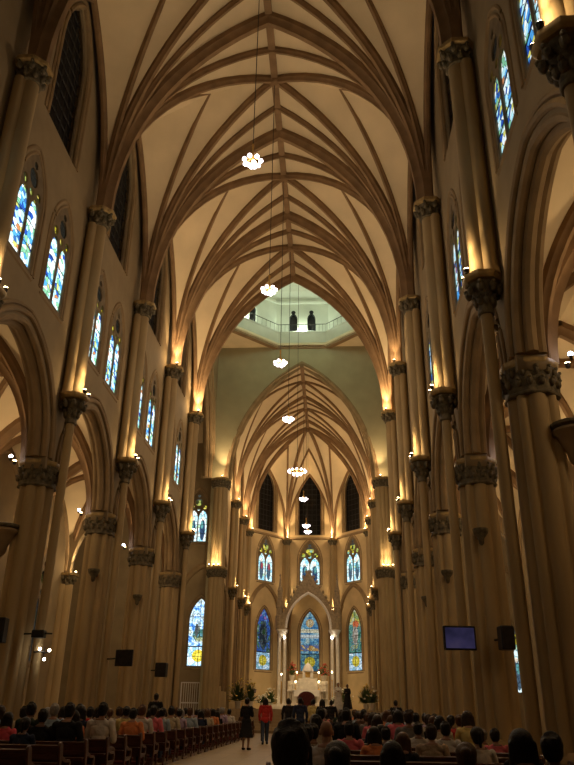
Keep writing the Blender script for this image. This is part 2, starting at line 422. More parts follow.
# ------------------------------------------------------------------ nave side walls with arcade, clerestory and dark lunettes
YB = K(-3)
GC = [glass('clerestory glass', 'clerestory', i, 1.9 if i < 3 else 1.1, (8, 26)) for i in range(6)]
def side_wall(sx, name):
    fc = Facet((sx * XW, YB), (sx * XW, YN + .35), (0, 10))
    y2s = lambda y: y - YB
    a = L / 2 - .50; rise = 2.75; zsp = 7.3
    out = [(0, 24.2), (fc.len, 24.2), (fc.len, 7.0)]
    ks = list(range(3, -4, -1))
    for k in ks:
        c = y2s((K(k) + K(k + 1)) / 2); q = arc_pts(a, rise, 12)
        out += [(c + a, 7.0)] + [(c + a - x, zsp + z) for x, z in q] + [(c - a + x, zsp + z) for x, z in reversed(q[:-1])] + [(c - a, 7.0)]
    out += [(0, 7.0)]
    loops = [out]
    for k in ks:
        c = y2s((K(k) + K(k + 1)) / 2)
        for d in (-1.1, 1.1): loops.append(lancet(c + d, 11.2, 1.4, 1.9, 1.3, 10))
        loops.append(lancet(c, 15.9, 2.05, 3.0, 2.3, 10))
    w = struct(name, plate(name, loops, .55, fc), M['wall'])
    for k in ks:
        if k < -2: continue
        c = y2s((K(k) + K(k + 1)) / 2)
        arch_rolls(fc, c, zsp, a, rise, [(-.01, -.08, .095), (-.09, -.275, .12), (-.01, -.47, .095), (.17, .02, .075), (.33, .01, .055)]).build('arch_moulding', M['mould'], w, True)
        window(fc, c - 1.1, 11.2, 1.4, 1.9, 1.3, 'clerestory', GC[(k + 3) % 3 + (3 if sx > 0 else 0)])
        window(fc, c + 1.1, 11.2, 1.4, 1.9, 1.3, 'clerestory', GC[(k + 4) % 3 + (3 if sx > 0 else 0)])
        dark_window(fc, c, 15.9, 2.05, 3.0, 2.3)
    return w
side_wall(-1, 'wall_left'); side_wall(1, 'wall_right')
for k in range(-3, 4):
    vault_bay('ceiling', K(k), K(k + 1), XS, ZS + .35, ZR, 21.7, transverse=(True, k == 3))

# ------------------------------------------------------------------ aisles
XA = 10.9
GA = glass('aisle glass', 'lancet', 5, .05, (5, 12))
def aisle(sx, side):
    fc = Facet((sx * XA, YB), (sx * XA, YN), (0, 10))
    loops = [[(0, 0), (fc.len, 0), (fc.len, 12), (0, 12)]]
    cs = [(K(k) + K(k + 1)) / 2 - YB for k in range(-3, 4)]
    for c in cs: loops.append(lancet(c, 3.0, 1.5, 3.2, 1.5, 10))
    w = struct('wall_aisle_' + side, plate('wall_aisle', loops, .5, fc), M['wall'])
    for c in cs[2:]:
        window(fc, c, 3.0, 1.5, 3.2, 1.5, 'lancet', GA)
        arch_rolls(fc, c, 7.3, L / 2 - .35, 3.3, [(0, .02, .12)]).build('wall_arch', M['mould'], w, True)
    x0, x1 = sx * (XW + .56), sx * XA; xm = (x0 + x1) / 2; zs, zr = 7.3, 11.3
    for k in range(-2, 4):
        ya, yb = K(k), K(k + 1); ym = (ya + yb) / 2
        wb = MB(); ribs = []
        for xx in (x0, x1):
            for y in (ya, yb):
                S = (xx, y, zs); tg = [(xm, y, zr), (xm, ym, zr + .1), (xx, ym, zr - .3)]
                ls = [rib_line(S, t) for t in tg]; web(wb, ls); ribs.append((y, ls))
        c = struct('ceiling_aisle', wb.mesh('aisle web', True, fix=False), M['web'])
        mb = MB()
        for y, ls in ribs:
            if y == ya: sweep_rib(mb, ls[0], .2, .34)
        mb.build('transverse_rib', M['rib'], c, True)
        for y, ls in ribs:
            mb = MB(); sweep_rib(mb, ls[1], .11, .24); mb.build('diagonal_rib', M['rib'], c, True)
    # closing end wall behind the camera side
    return w
aisle(-1, 'left'); aisle(1, 'right')

# ------------------------------------------------------------------ clustered piers
def lobes(cs, n=72):
    """outline of a union of round shafts, as a polar curve"""
    out = []
    for i in range(n):
        th = 2 * PI * i / n; d = (math.cos(th), math.sin(th)); best = .05
        for x, y, r in cs:
            b = x * d[0] + y * d[1]; q = b * b - (x * x + y * y - r * r)
            if q >= 0: best = max(best, b + math.sqrt(q))
        out.append((best * d[0], best * d[1]))
    return out
def extrude_outline(mb, out, z0, z1, steps=((1, 0), (1, 1))):
    mb.quadstrip([[(x * s, y * s, z0 + (z1 - z0) * f) for x, y in out] for s, f in steps], caps=True); return mb
def capital_mesh(name, out, h, flare, leaves, lr):
    """carved capital: necking ring, bell, two rows of curled leaves and a moulded slab"""
    mb = MB(); o = out
    ring = lambda s, z: [(x * s, y * s, z) for x, y in o]
    mb.quadstrip([ring(1.0, 0), ring(1.07, .02 * h), ring(1.09, .07 * h), ring(1.03, .11 * h), ring(1.03, .45 * h), ring(1.0 + flare * .6, .8 * h), ring(1.0 + flare * .75, .84 * h)], caps=True)
    n = len(o)
    for row, (zz, sc_) in enumerate(((.36, 1.09), (.66, 1.0 + flare * .75))):
        for i in range(leaves):
            x, y = o[int((i + .5 * row) * n / leaves) % n]; l = math.hypot(x, y); dx, dy = x / l, y / l
            bx, by = x * sc_, y * sc_
            mb.ball((bx, by, zz * h), lr, 7, 5, 1, 1, 1.5)
            mb.ball((bx + dx * lr * .7, by + dy * lr * .7, zz * h + lr * 1.15), lr * .62, 6, 4)
    return mb.mesh(name, True)
def abacus_mesh(name, out, z0, z1, s0, s1):
    mb = MB(); r = lambda s, z: [(x * s, y * s, z) for x, y in out]
    mb.quadstrip([r(s0, z0), r(s1 * .98, z0 + (z1 - z0) * .3), r(s1, z0 + (z1 - z0) * .5), r(s1, z1)], caps=True); return mb.mesh(name, True)
PC = [(.31, 0, .165), (-.31, 0, .165), (0, .31, .165), (0, -.31, .165)] + [(a * .265, b * .265, .10) for a in (-1, 1) for b in (-1, 1)] + [(0, 0, .2)]
pier_out = lobes(PC)
hull = [(.70 * math.cos(2 * PI * i / 72), .70 * math.sin(2 * PI * i / 72)) for i in range(72)]
oct_out = []
for i in range(72):
    th = 2 * PI * i / 72; k_ = (th + PI / 8) % (PI / 4) - PI / 8; r = .44 / math.cos(k_); oct_out.append((r * math.cos(th), r * math.sin(th)))
shaft_out = lobes([(0, 0, .115)], 24)
trip_out = lobes([(.02, 0, .21), (-.14, .2, .14), (-.14, -.2, .14), (-.2, 0, .2)], 48)
small_oct = []
for i in range(48):
    th = 2 * PI * i / 48; k_ = (th + PI / 8) % (PI / 4) - PI / 8; r = .30 / math.cos(k_); small_oct.append((r * math.cos(th), r * math.sin(th)))
PM = {}
PM['base'] = MB().mesh('b') if False else None
mb = MB(); o8 = lambda s, z: [(x * s, y * s, z) for x, y in oct_out]
mb.quadstrip([o8(1.32, 0), o8(1.32, .28), o8(1.22, .33), o8(1.22, .55), o8(1.14, .6), o8(1.16, .68), o8(1.05, .78)], caps=True); PM['base'] = mb.mesh('pier base', True)
mb = MB(); extrude_outline(mb, pier_out, .7, 6.6, ((1.03, 0), (1.03, .01), (1, .02), (.965, 1))); PM['shaft'] = mb.mesh('pier shaft', True)
PM['cap'] = capital_mesh('pier capital', oct_out, .68, .12, 14, .06)
PM['aba'] = abacus_mesh('pier abacus', oct_out, .56, .70, 1.06, 1.16)
mb = MB(); extrude_outline(mb, shaft_out, .7, 8.42); PM['vlow'] = mb.mesh('slim wall shaft', True)
PM['corb'] = capital_mesh('corbel capital', lobes([(0, 0, .15)], 48), .78, 1.35, 8, .075)
PM['corba'] = abacus_mesh('corbel slab', small_oct, .70, .84, 1.1, 1.28)
mb = MB(); extrude_outline(mb, trip_out, 9.2, 14.98, ((1.12, 0), (1.12, .015), (1, .03), (1, 1))); PM['vup'] = mb.mesh('vaulting shaft', True)
PM['spr'] = capital_mesh('springing capital', lobes([(0, 0, .26)], 48), .5, .62, 8, .075)
PM['spra'] = abacus_mesh('springing slab', small_oct, .42, .56, 1.15, 1.5)
ORD = ['first', 'second', 'third', 'fourth', 'fifth', 'sixth', 'seventh', 'eighth', 'ninth', 'tenth']
def wall_shaft_set(t, x, y, rz, low=True, corb=True):
    """slim shaft, corbel capital, vaulting shaft and springing capital, local to the thing"""
    def P(me, nm, z, m, par=t):
        o = link(nm, me, m, par); o.location = (x, y, z); o.rotation_euler = (0, 0, rz); return o
    if low: P(PM['vlow'], 'slim_shaft', 0, M['stone'])
    if corb:
        c = P(PM['corb'], 'corbel_capital', ZC - .6, M['cap']); a = link('slab', PM['corba'], M['gilt'], c)
    P(PM['vup'], 'vaulting_shaft', 0, M['stone'])
    c = P(PM['spr'], 'springing_capital', 14.95, M['cap']); link('slab', PM['spra'], M['gilt'], c)
def pier(sx, y, label, group, full=True):
    t = empty('clustered_pier', (sx * XP, y, 0), label, 'pier', group)
    link('base', PM['base'], M['stone'], t); link('shaft_cluster', PM['shaft'], M['stone'], t)
    c = link('capital', PM['cap'], M['cap'], t); c.location = (0, 0, 6.55); link('slab', PM['aba'], M['gilt'], c)
    wall_shaft_set(t, sx * (XS - XP), 0, 0 if sx < 0 else PI)
    return t
for sx, sd in ((-1, 'left'), (1, 'right')):
    for i, k in enumerate(range(-2, 4)):
        if k < -1 and sx > 0 or k < -1: continue
        nm = ORD[k + 1]
        pier(sx, K(k), 'clustered stone pier on the %s side of the nave, %s from the camera' % (sd, nm), 'nave piers')
# crossing piers: heavier clusters running the full height
CX = [(.3, .3, .24), (-.3, .3, .24), (.3, -.3, .24), (-.3, -.3, .24), (.46, 0, .2), (-.46, 0, .2), (0, .46, .2), (0, -.46, .2)]
cross_out = lobes([(x * .78, y * .78, r * .78) for x, y, r in CX]); oct_out = [(x * 1.2, y * 1.2) for x, y in oct_out]
mb = MB(); extrude_outline(mb, cross_out, .7, 9.0, ((1.03, 0), (1, .02), (1, 1))); PM['xlow'] = mb.mesh('crossing pier lower', True)
mb = MB(); extrude_outline(mb, cross_out, 9.5, 14.95, ((.94, 0), (.92, 1))); PM['xup'] = mb.mesh('crossing pier upper', True)
PM['xcap'] = capital_mesh('crossing capital', oct_out, .55, .16, 16, .075); PM['xaba'] = abacus_mesh('crossing slab', oct_out, .47, .64, 1.08, 1.24)
def cross_pier(sx, y, label):
    t = empty('crossing_pier', (sx * 5.42, y, 0), label, 'pier', 'crossing piers')
    b_ = link('base', PM['base'], M['stone'], t); b_.scale = (1.1, 1.1, 1); link('lower_shafts', PM['xlow'], M['stone'], t); link('upper_shafts', PM['xup'], M['stone'], t)
    for nm, z in (('lower_capital', 9.0), ('upper_capital', 14.9)):
        c = link(nm, PM['xcap'], M['cap'], t); c.location = (0, 0, z); link('slab', PM['xaba'], M['gilt'], c)
    return t
for sx, sd in ((-1, 'left'), (1, 'right')):
    pier(sx, YN, 'tall clustered pier at the %s end of the nave before the crossing' % sd, 'nave piers')
    cross_pier(sx, YX, 'tall clustered pier on the %s of the chancel arch, beyond the crossing' % sd)

# ------------------------------------------------------------------ crossing walls with great arches, transepts, octagonal lantern
ZT = 25.6
def great_arch(fc, name, m, thick=.7, half=5.1, z0=15.65, nt=.2):
    c = fc.len / 2; q = arc_pts(half, ZR + .25 - z0, 16)
    out = [(0, ZT), (fc.len, ZT), (fc.len, 0), (c + half + nt, 0), (c + half + nt, z0)] + [(c + half - x, z0 + z) for x, z in q] + [(c - half + x, z0 + z) for x, z in reversed(q[:-1])] + [(c - half - nt, z0), (c - half - nt, 0), (0, 0)]
    if nt < .15: out = [(0, ZT), (fc.len, ZT), (fc.len, z0)] + [(c + half - x, z0 + z) for x, z in q] + [(c - half + x, z0 + z) for x, z in reversed(q[:-1])] + [(0, z0)]
    w = struct(name, plate(name, [out], thick, fc), m)
    return w
mid = (0, (YN + YX) / 2)
YF = YN + .7
w = great_arch(Facet((-6.1, YF), (6.1, YF), mid), 'wall_crossing_near', M['wall'])
w = great_arch(Facet((-6.1, YX), (6.1, YX), mid), 'wall_chancel_arch', M['chwall'])
arch_rolls(Facet((-6.1, YX), (6.1, YX), mid), 6.1, 15.65, 5.1, ZR + .25 - 15.65, [(.0, -.15, .17), (-.16, -.4, .17)], n=18).build('arch_moulding', M['mould'], w, True)
for sx, sd in ((-1, 'left'), (1, 'right')):
    f = Facet((sx * 6.1, YF + .0), (sx * 6.1, YX), mid); hf = f.len / 2 - .12
    w = great_arch(f, 'wall_transept_arch_' + sd, M['wall'], half=hf, nt=.112)
    arch_rolls(f, f.len / 2, 15.65, hf, ZR + .25 - 15.65, [(.0, -.15, .17), (-.18, -.4, .17), (.3, .02, .1)], n=18).build('arch_moulding', M['mould'], w, True)
GT = glass('transept glass', 'transept', 3, 1.8, (8, 22)); GTP = glass('pale transept glass', 'lancet', 4, 1.2, (5, 16)); GTL = glass('transept lancet glass', 'lancet', 1, 1.5, (6, 12))
for sx, sd in ((-1, 'left'), (1, 'right')):
    xo = sx * 17.0; ye = 48.4
    fe = Facet((sx * 5.4, ye), (xo, ye), (sx * 10, 42))
    wl = [(1.1, 3.7, 1.5, 2.7, 1.55)] if sx < 0 else [(7.5, 2.4, 1.5, 2.7, 1.55)]; wh = [(1.65, 11.5, 1.35, 2.1, 1.5)]
    loops = [[(0, 0), (fe.len, 0), (fe.len, 24), (0, 24)]] + [lancet(*a, 10) for a in wl + wh]
    w = struct('wall_transept_far_' + sd, plate('w', loops, .5, fe), M['wall'])
    for a in wl:
        window(fe, *a, 'transept', GT if sx < 0 else GTP, lights=False)
        arch_rolls(fe, a[0], 7.6, 1.45, 2.3, [(0, .04, .14), (.2, .0, .1)], legs=5).build('recess_moulding', M['mould'], w, True)
    for a in wh: window(fe, *a, 'lancet', GTL)
    fo = Facet((xo, YF - .6), (xo, ye), (0, 42)); struct('wall_transept_end_' + sd, plate('w', [[(0, 0), (fo.len, 0), (fo.len, 24), (0, 24)]], .4, fo), M['wall'])
    fn = Facet((sx * (XA - .05), YN), (xo, YN), (sx * 12, 42)); struct('wall_transept_near_' + sd, plate('w', [[(0, 0), (fn.len, 0), (fn.len, 24), (0, 24)]], .4, fn), M['wall'])
    fn = Facet((sx * 6.35, YN), (sx * XA, YN), (sx * 8, 42)); a = 2.0; c = fn.len / 2
    q = arc_pts(a, 3.2, 10)
    out = [(0, 24), (fn.len, 24), (fn.len, 0), (c + a, 0), (c + a, 7.4)] + [(c + a - x, 7.4 + z) for x, z in q] + [(c - a + x, 7.4 + z) for x, z in reversed(q[:-1])] + [(c - a, 7.4), (c - a, 0), (0, 0)]
    struct('wall_aisle_end_' + sd, plate('w', [out], .4, fn), M['wall'])
    # pointed barrel over the transept arm
    yc = (YF + ye) / 2; hd = (ye - YF) / 2 + .5; mb = MB(); q = arc_pts(hd, 8.2, 12)
    prof = [(yc - hd + x, 15.7 + z) for x, z in q] + [(yc + hd - x, 15.7 + z) for x, z in reversed(q[:-1])]
    mb.quadstrip([[(x, y, z) for y, z in prof] for x in (sx * 6.2, xo)], closed=False)
    c = struct('ceiling_transept_' + sd, mb.mesh('c', True, fix=False), M['web'])
    for xx in (8.4, 10.6, 12.8, 15):
        mb = MB(); ln = [Vector((sx * xx, y, z)) for y, z in prof]; sweep_rib(mb, ln[:13], .14, .28); sweep_rib(mb, list(reversed(ln[12:])), .14, .28); mb.build('transverse_rib', M['rib'], c, True)
# octagon
oc = Vector((0, (YF + YX) / 2, 0)); ap = 5.55; EH = 1.72
def octa(a):
    e = EH + (a - 5.55) * .41
    return [(oc.x + x, oc.y + y) for x, y in ((a, e), (e, a), (-e, a), (-a, e), (-a, -e), (-e, -a), (e, -a), (a, -e))]
sq = [(-6.1, YF - .7), (6.1, YF - .7), (6.1, YX + .7), (-6.1, YX + .7)]
cc = struct('ceiling_crossing', plate('ceiling_crossing', [sq, octa(ap)], .3, lambda s, z, t: (s, z, ZT + .3 + t)), M['web'])
mb = MB(); o1 = octa(ap); o2 = octa(ap + .35)
mb.quadstrip([[(x, y, ZT - .02) for x, y in o2], [(x, y, ZT - .16) for x, y in o2], [(x, y, ZT - .16) for x, y in o1], [(x, y, ZT + .1) for x, y in o1]])
mb.build('octagon_moulding', M['rib'], cc)
ZG, ZL = 26.75, 30.0
mb = MB(); mb.quadstrip([[(x, y, ZT + .1) for x, y in octa(ap + .02)], [(x, y, ZG) for x, y in octa(ap + .1)], [(x, y, ZG + .12) for x, y in octa(ap + .05)], [(x, y, ZG + .12) for x, y in octa(ap + .75)]])
struct('wall_drum_lower', mb.mesh('d', fix=False), M['dome'])
rl = MB()
for rr in (.62,):
    oo = octa(ap + .12); rl.tube([(x, y, ZG + .12 + rr) for x, y in oo + oo[:1]], .025, 6)
for i in range(8):
    a, b = octa(ap + .12)[i], octa(ap + .12)[(i + 1) % 8]
    for j in range(14):
        f = j / 14; rl.tube([(a[0] + (b[0] - a[0]) * f, a[1] + (b[1] - a[1]) * f, ZG + .1), (a[0] + (b[0] - a[0]) * f, a[1] + (b[1] - a[1]) * f, ZG + .74)], .01, 4)
tag(rl.build('gallery_railing', M['iron']), 'thin metal railing around the octagonal gallery high above the crossing', 'railing')
oo = octa(ap + .6)
for i in range(8):
    fc = Facet(oo[i], oo[(i + 1) % 8], (oc.x, oc.y)); c = fc.len / 2
    holes = [lancet(c + d, ZG + .45, .62, 1.0, .55, 6) for d in (-.68, .68)]
    w = struct('wall_drum', plate('d', [[(0, ZG), (fc.len, ZG), (fc.len, ZL), (0, ZL)]] + holes, .3, fc), M['dome'])
    for d in (-.68, .68):
        wn[0] += 1
        fr = struct('window_%d' % wn[0], plate('w', [lancet(c + d, ZG + .45, .62, 1.0, .55, 6), lancet(c + d, ZG + .5, .52, .93, .48, 6)], .1, lambda s, z, t: fc(s, z, t - .05)), M['black'])
        pts = lancet(c + d, ZG + .45, .62, 1.0, .55, 6); m2 = MB(); m2.v = [fc(s, z, -.2) for s, z in pts]; m2.f = [tuple(range(len(pts)))]
        link('pane', m2.mesh('pane', fix=False), M['dark'], fr)
        hd = MB(); hd.v = [fc(s, z, .02) for s, z in circle(c + d, ZG + 2.02, .17, 12)]; hd.f = [tuple(range(12))]; hd.build('trefoil_head', M['dark'], fr)
    mb = MB(); mb.quadstrip([[fc(0, ZL - .5, .0), fc(0, ZL - .45, .12), fc(0, ZL - .3, .16), fc(0, ZL - .28, 0)], [fc(fc.len, ZL - .5, .0), fc(fc.len, ZL - .45, .12), fc(fc.len, ZL - .3, .16), fc(fc.len, ZL - .28, 0)]]); mb.build('cornice', M['dome'], w)
mb = MB(); mb.quadstrip([[(x, y, ZL) for x, y in octa(ap + .6)], [(x, y, ZL + .3) for x, y in octa(ap)], [(x, y, ZL + 2.2) for x, y in octa(3.6)], [(x, y, ZL + 3.2) for x, y in octa(1.4)], [(x, y, ZL + 3.3) for x, y in octa(.02)]])
struct('ceiling_lantern', mb.mesh('l', fix=False), M['dome'])

# ------------------------------------------------------------------ chancel and polygonal apse
CH = [YX, 53.0, 58.2, 62.6]
for i in range(2): vault_bay('ceiling', CH[i], CH[i + 1], XS, ZS + .35, ZR, 21.7, thin=.06, fat=.14, df=.55, transverse=(False, True))
GP = [glass('chancel lancet glass', 'lancet', i, 1.5, (9, 18)) for i in range(3)]
for sx, sd in ((-1, 'left'), (1, 'right')):
    fc = Facet((sx * XW, YX + .72), (sx * XW, 62.6), (0, 55))
    hol = []
    cs = [(CH[i] + CH[i + 1]) / 2 - YX - .72 for i in range(3)]
    for c in cs: hol += [lancet(c, 11.5, 1.35, 2.2, 1.5, 10), lancet(c, 15.9, 1.95, 3.4, 2.3, 10)]
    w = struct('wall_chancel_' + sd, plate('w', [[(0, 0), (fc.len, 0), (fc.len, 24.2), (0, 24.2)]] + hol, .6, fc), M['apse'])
    for i, c in enumerate(cs):
        window(fc, c, 11.5, 1.35, 2.2, 1.5, 'lancet', GP[i]); dark_window(fc, c, 15.9, 1.95, 3.4, 2.3)
        arch_rolls(fc, c, 8.4, 1.9, 2.6, [(0, .03, .13), (.2, 0, .08)], legs=6).build('blind_arch', M['mould'], w, True)
    for j, y in enumerate(CH[1:3]):
        t = empty('wall_shaft', (sx * XS, y, 0), 'slender wall shaft on the %s side of the chancel, %s from the crossing' % (sd, ORD[j]), 'shaft', 'chancel wall shafts')
        wall_shaft_set(t, 0, 0, 0 if sx < 0 else PI)
AP = [(-XW, 62.6), (-2.2, 66.4), (2.2, 66.4), (XW, 62.6)]
BOSS = Vector((0, 60.0, ZR))
GB = [glass('left apse glass', 'apse_blue', 1, .8, (7, 22)), glass('centre apse glass', 'apse_sun', 2, .62, (8, 24)), glass('right apse glass', 'apse_green', 3, .9, (7, 22))]
sh_pos = []
for i in range(4):
    p = Vector((*AP[i], 0)); d = (Vector((0, 60, 0)) - p).normalized(); sh_pos.append(p + d * .33)
for i in range(3):
    A, B = AP[i], AP[i + 1]; fc = Facet(A, B, (0, 55)); c = fc.len / 2
    bw = 1.72
    hol = [lancet(c, 4.3, bw, 3.1, 1.9, 10), lancet(c, 11.5, 1.85, 2.1, 1.85, 10), lancet(c, 15.95, 2.06, 3.5, 2.3, 10)]
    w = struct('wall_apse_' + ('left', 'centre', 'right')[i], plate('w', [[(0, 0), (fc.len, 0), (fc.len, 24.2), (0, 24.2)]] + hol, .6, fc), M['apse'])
    window(fc, *(c, 4.3, bw, 3.1, 1.9), 'big', GB[i], lights=False)
    window(fc, c, 11.5, 1.85, 2.1, 1.85, 'lancet', GP[i])
    dark_window(fc, c, 15.95, 2.06, 3.5, 2.3)
    arch_rolls(fc, c, 8.6, 1.75, 2.6, [(0, .04, .12), (.18, .02, .08)], legs=7).build('blind_arch', M['mould'], w, True)
    # string course under the dark windows
    mb = MB(); mb.quadstrip([[fc(0, 15.5, 0), fc(0, 15.55, .14), fc(0, 15.68, .14), fc(0, 15.75, 0)], [fc(fc.len, 15.5, 0), fc(fc.len, 15.55, .14), fc(fc.len, 15.68, .14), fc(fc.len, 15.75, 0)]]); mb.build('string_course', M['mould'], w)
nmap = ['left rear', 'centre left', 'centre right', 'right rear']
for i, p in enumerate(sh_pos):
    t = empty('wall_shaft', (p.x, p.y, 0), 'slender wall shaft between the apse windows, %s of four from the left' % ORD[i], 'shaft', 'apse wall shafts')
    wall_shaft_set(t, 0, 0, math.atan2(60 - p.y, -p.x))
# apse vault: ribs to one boss
wb = MB(); ribs = []
P5 = [Vector((-XS, CH[2], 0))] + sh_pos + [Vector((XS, CH[2], 0))]
for i in range(5):
    a, b = P5[i], P5[i + 1]; m_ = (a + b) / 2; out = (m_ - Vector((0, 60, 0))).normalized() * .2
    C_ = Vector((m_.x + out.x, m_.y + out.y, 21.75))
    ridge = Vector((BOSS.x * .5 + C_.x * .5, BOSS.y * .5 + C_.y * .5, 23.2))
    for s in (a, b):
        S = Vector((s.x, s.y, ZS + .35)); dst = BOSS if s not in (P5[0], P5[5]) else Vector((0, CH[2], ZR))
        ls = [rib_line(S, BOSS), rib_line(S, ridge), rib_line(S, C_)]
        web(wb, ls)
        if i in (0, 4) and s in (P5[0], P5[5]):
            web(wb, [rib_line(S, (0, CH[2], ZR)), rib_line(S, BOSS)])
        ribs.append((i, ls))
c = struct('ceiling_apse', wb.mesh('apse web', True, fix=False), M['web'])
done = set()
for i, ls in ribs:
    k_ = tuple(round(x, 2) for x in ls[0][0])
    if k_ not in done:
        done.add(k_); mb = MB(); sweep_rib(mb, ls[0], .13, .28); mb.build('radial_rib', M['rib'], c, True)
    mb = MB(); sweep_rib(mb, ls[1], .08, .18); mb.build('tierceron_rib', M['rib'], c, True)
    mb = MB(); sweep_rib(mb, ls[2], .09, .16); mb.build('wall_rib', M['rib'], c, True)
mb = MB(); mb.box(-.13, .13, CH[2], BOSS.y, ZR - .22, ZR + .05); mb.build('ridge_rib', M['rib'], c)
mb = MB(); mb.lathe([(.05, -.5), (.2, -.44), (.28, -.34), (.28, -.16), (.12, -.1)], 12, tuple(BOSS)); mb.build('boss', M['rib'], c, True)

# ------------------------------------------------------------------ floor, platform, rear wall
mb = MB(); mb.box(-17.3, 17.3, YB - .4, 67.2, -.2, 0); struct('floor', mb.mesh('floor'), M['floor'])
mb = MB()
for i in range(8): mb.box(-5.0, 5.0, 48.6 + i * .35, 66.4 if i == 7 else 48.6 + (i + 1) * .35, 0, .17 * (i + 1))
struct('floor_chancel', mb.mesh('floor_chancel'), M['floor'])
mb = MB(); mb.v = [(-2.2, 66.3, 1.37), (2.2, 66.3, 1.37)]
fb = Facet((-11.2, YB), (11.2, YB), (0, 10))
struct('wall_rear', plate('w', [[(0, 0), (fb.len, 0), (fb.len, 24.2), (0, 24.2)]], .4, fb), M['wall'])
# === PART 2 ===

# ------------------------------------------------------------------ lamps and lights
def light(kind, loc, power, col=(1, .7, .38), rad=.08, rot=None, spot=1.2, blend=.8):
    d = bpy.data.lights.new('light', kind); d.energy = power; d.color = col
    d.shadow_soft_size = rad
    if kind == 'SPOT': d.spot_size = spot; d.spot_blend = blend
    o = bpy.data.objects.new('light', d); C.objects.link(o); o.location = loc
    if rot is not None: o.rotation_euler = Vector(rot).to_track_quat('-Z', 'Y').to_euler()
    return o
WARM = (1, .70, .38)
mb = MB(); mb.lathe([(.035, 0), (.05, .02), (.052, .08), (.06, .09)], 10); up_body = mb.mesh('uplight housing', True); up_body.materials.append(M['iron'])
mb = MB(); mb.ball((0, 0, .10), .05, 10, 6, 1, 1, .6); up_lens = mb.mesh('uplight lens', True); up_lens.materials.append(M['lamp'])
def uplight(x, y, z, tx, ty, label, power, tz=3.0, spot=1.25, group='warm uplights on the capitals', lamp_z=.3):
    t = empty('uplight', (x, y, z), label, 'lamp', group)
    link('housing', up_body, None, t); link('lens', up_lens, None, t)
    if power:
        light('SPOT', (x, y, z + lamp_z), power * 5, WARM, .06, (tx - x, ty - y, tz), spot, 1.0)
        light('POINT', (x + (x - tx) * .3, y + (y - ty) * .3, z + lamp_z), 8 + power * .22, WARM, .05)
    return t
SD = {-1: 'left', 1: 'right'}
for sx in (-1, 1):
    for k in range(-1, 5):
        zz = 9.27
        for j, dy in enumerate((-.17, .17)):
            uplight(sx * (XS - .33), K(k) + dy, zz, sx * (XS - .12), K(k) + dy * .3, 'small warm uplight on the corbel capital of the %s %s nave pier, %s side' % (ORD[k + 1], SD[sx], 'near' if j == 0 else 'far'), 34 if j == 0 else 0, 3.2, 1.2)
        if k >= 3:
            uplight(sx * (XS - .22), K(k) - .38, 15.52, sx * (XS - .12), K(k) - .25, 'warm uplight on the springing capital of the %s %s nave pier' % (ORD[k + 1], SD[sx]), (170 if k == 4 else 110 if sx < 0 else 40), 3.0, 1.3)
        # aisle side of the capitals
        uplight(sx * (XP + .78), K(k) + .1, 7.29, sx * (XP + 1.1), K(k), 'warm uplight behind the capital of the %s %s nave pier, facing the aisle' % (ORD[k + 1], SD[sx]), 38, 3.0, 1.6)
    for dx, j in ((-.3, 0), (0, 1), (.3, 2)):
        uplight(sx * 5.55 + dx, YX - .62, 9.65, sx * 5.6 + dx, YX - .45, 'warm uplight on the lower capital of the %s chancel arch pier, %s of three' % (SD[sx], ORD[j]), 22, 3, 1.1)
    uplight(sx * 5.3, YX - .55, 15.56, sx * 5.2, YX - .35, 'warm uplight on the upper capital of the %s chancel arch pier' % SD[sx], 140, 3.0, 1.3)
    for j, y in enumerate(CH[1:3]):
        uplight(sx * (XS - .25), y - .38, 15.52, sx * (XS - .15), y - .25, 'warm uplight on the springing capital of the %s %s chancel shaft' % (ORD[j], SD[sx]), 120, 3.0, 1.4)
        uplight(sx * (XS - .34), y, 9.27, sx * (XS - .12), y, 'warm uplight on the corbel capital of the %s %s chancel shaft' % (ORD[j], SD[sx]), 30, 3.0, 1.2)
for i, p in enumerate(sh_pos):
    d = (Vector((0, 58, 0)) - p).normalized() * .42
    uplight(p.x + d.x, p.y + d.y, 15.52, p.x + d.x * .7, p.y + d.y * .7, 'warm uplight on the upper capital of the %s apse shaft from the left' % ORD[i], 150, 3.0, 1.4)
    uplight(p.x + d.x * .85, p.y + d.y * .85, 9.27, p.x + d.x * .4, p.y + d.y * .4, 'warm uplight on the lower capital of the %s apse shaft from the left' % ORD[i], 45, 3.0, 1.4)
for sx, ks in ((-1, (1, 2, 3, 4)), (1, (0, 1, 2, 3))):
    for k in ks:
        t = empty('aisle_shaft', (sx * (XA - .2), K(k) - (.3 if k == 4 else 0), 0), 'clustered shaft on the outer wall of the %s aisle, behind the %s nave pier' % (SD[sx], ORD[k + 1]), 'shaft', 'outer aisle wall shafts', 0 if sx < 0 else PI)
        me = bpy.data.meshes.get('aisle shaft')
        if me is None: mb = MB(); extrude_outline(mb, [(x * 1.25, y * 1.25) for x, y in trip_out], 0, 6.65, ((1.1, 0), (1.1, .1), (1, .12), (1, 1))); me = mb.mesh('aisle shaft', True)
        link('shaft', me, M['stone'], t); c = link('capital', PM['spr'], M['cap'], t); c.location = (0, 0, 6.6); link('slab', PM['spra'], M['gilt'], c)
        uplight(sx * (XA - .55), K(k) - .35, 7.16, sx * (XA - .3), K(k) - .2, 'warm uplight on the outer %s aisle shaft behind the %s nave pier' % (SD[sx], ORD[k + 1]), 40, 3.0, 1.4)
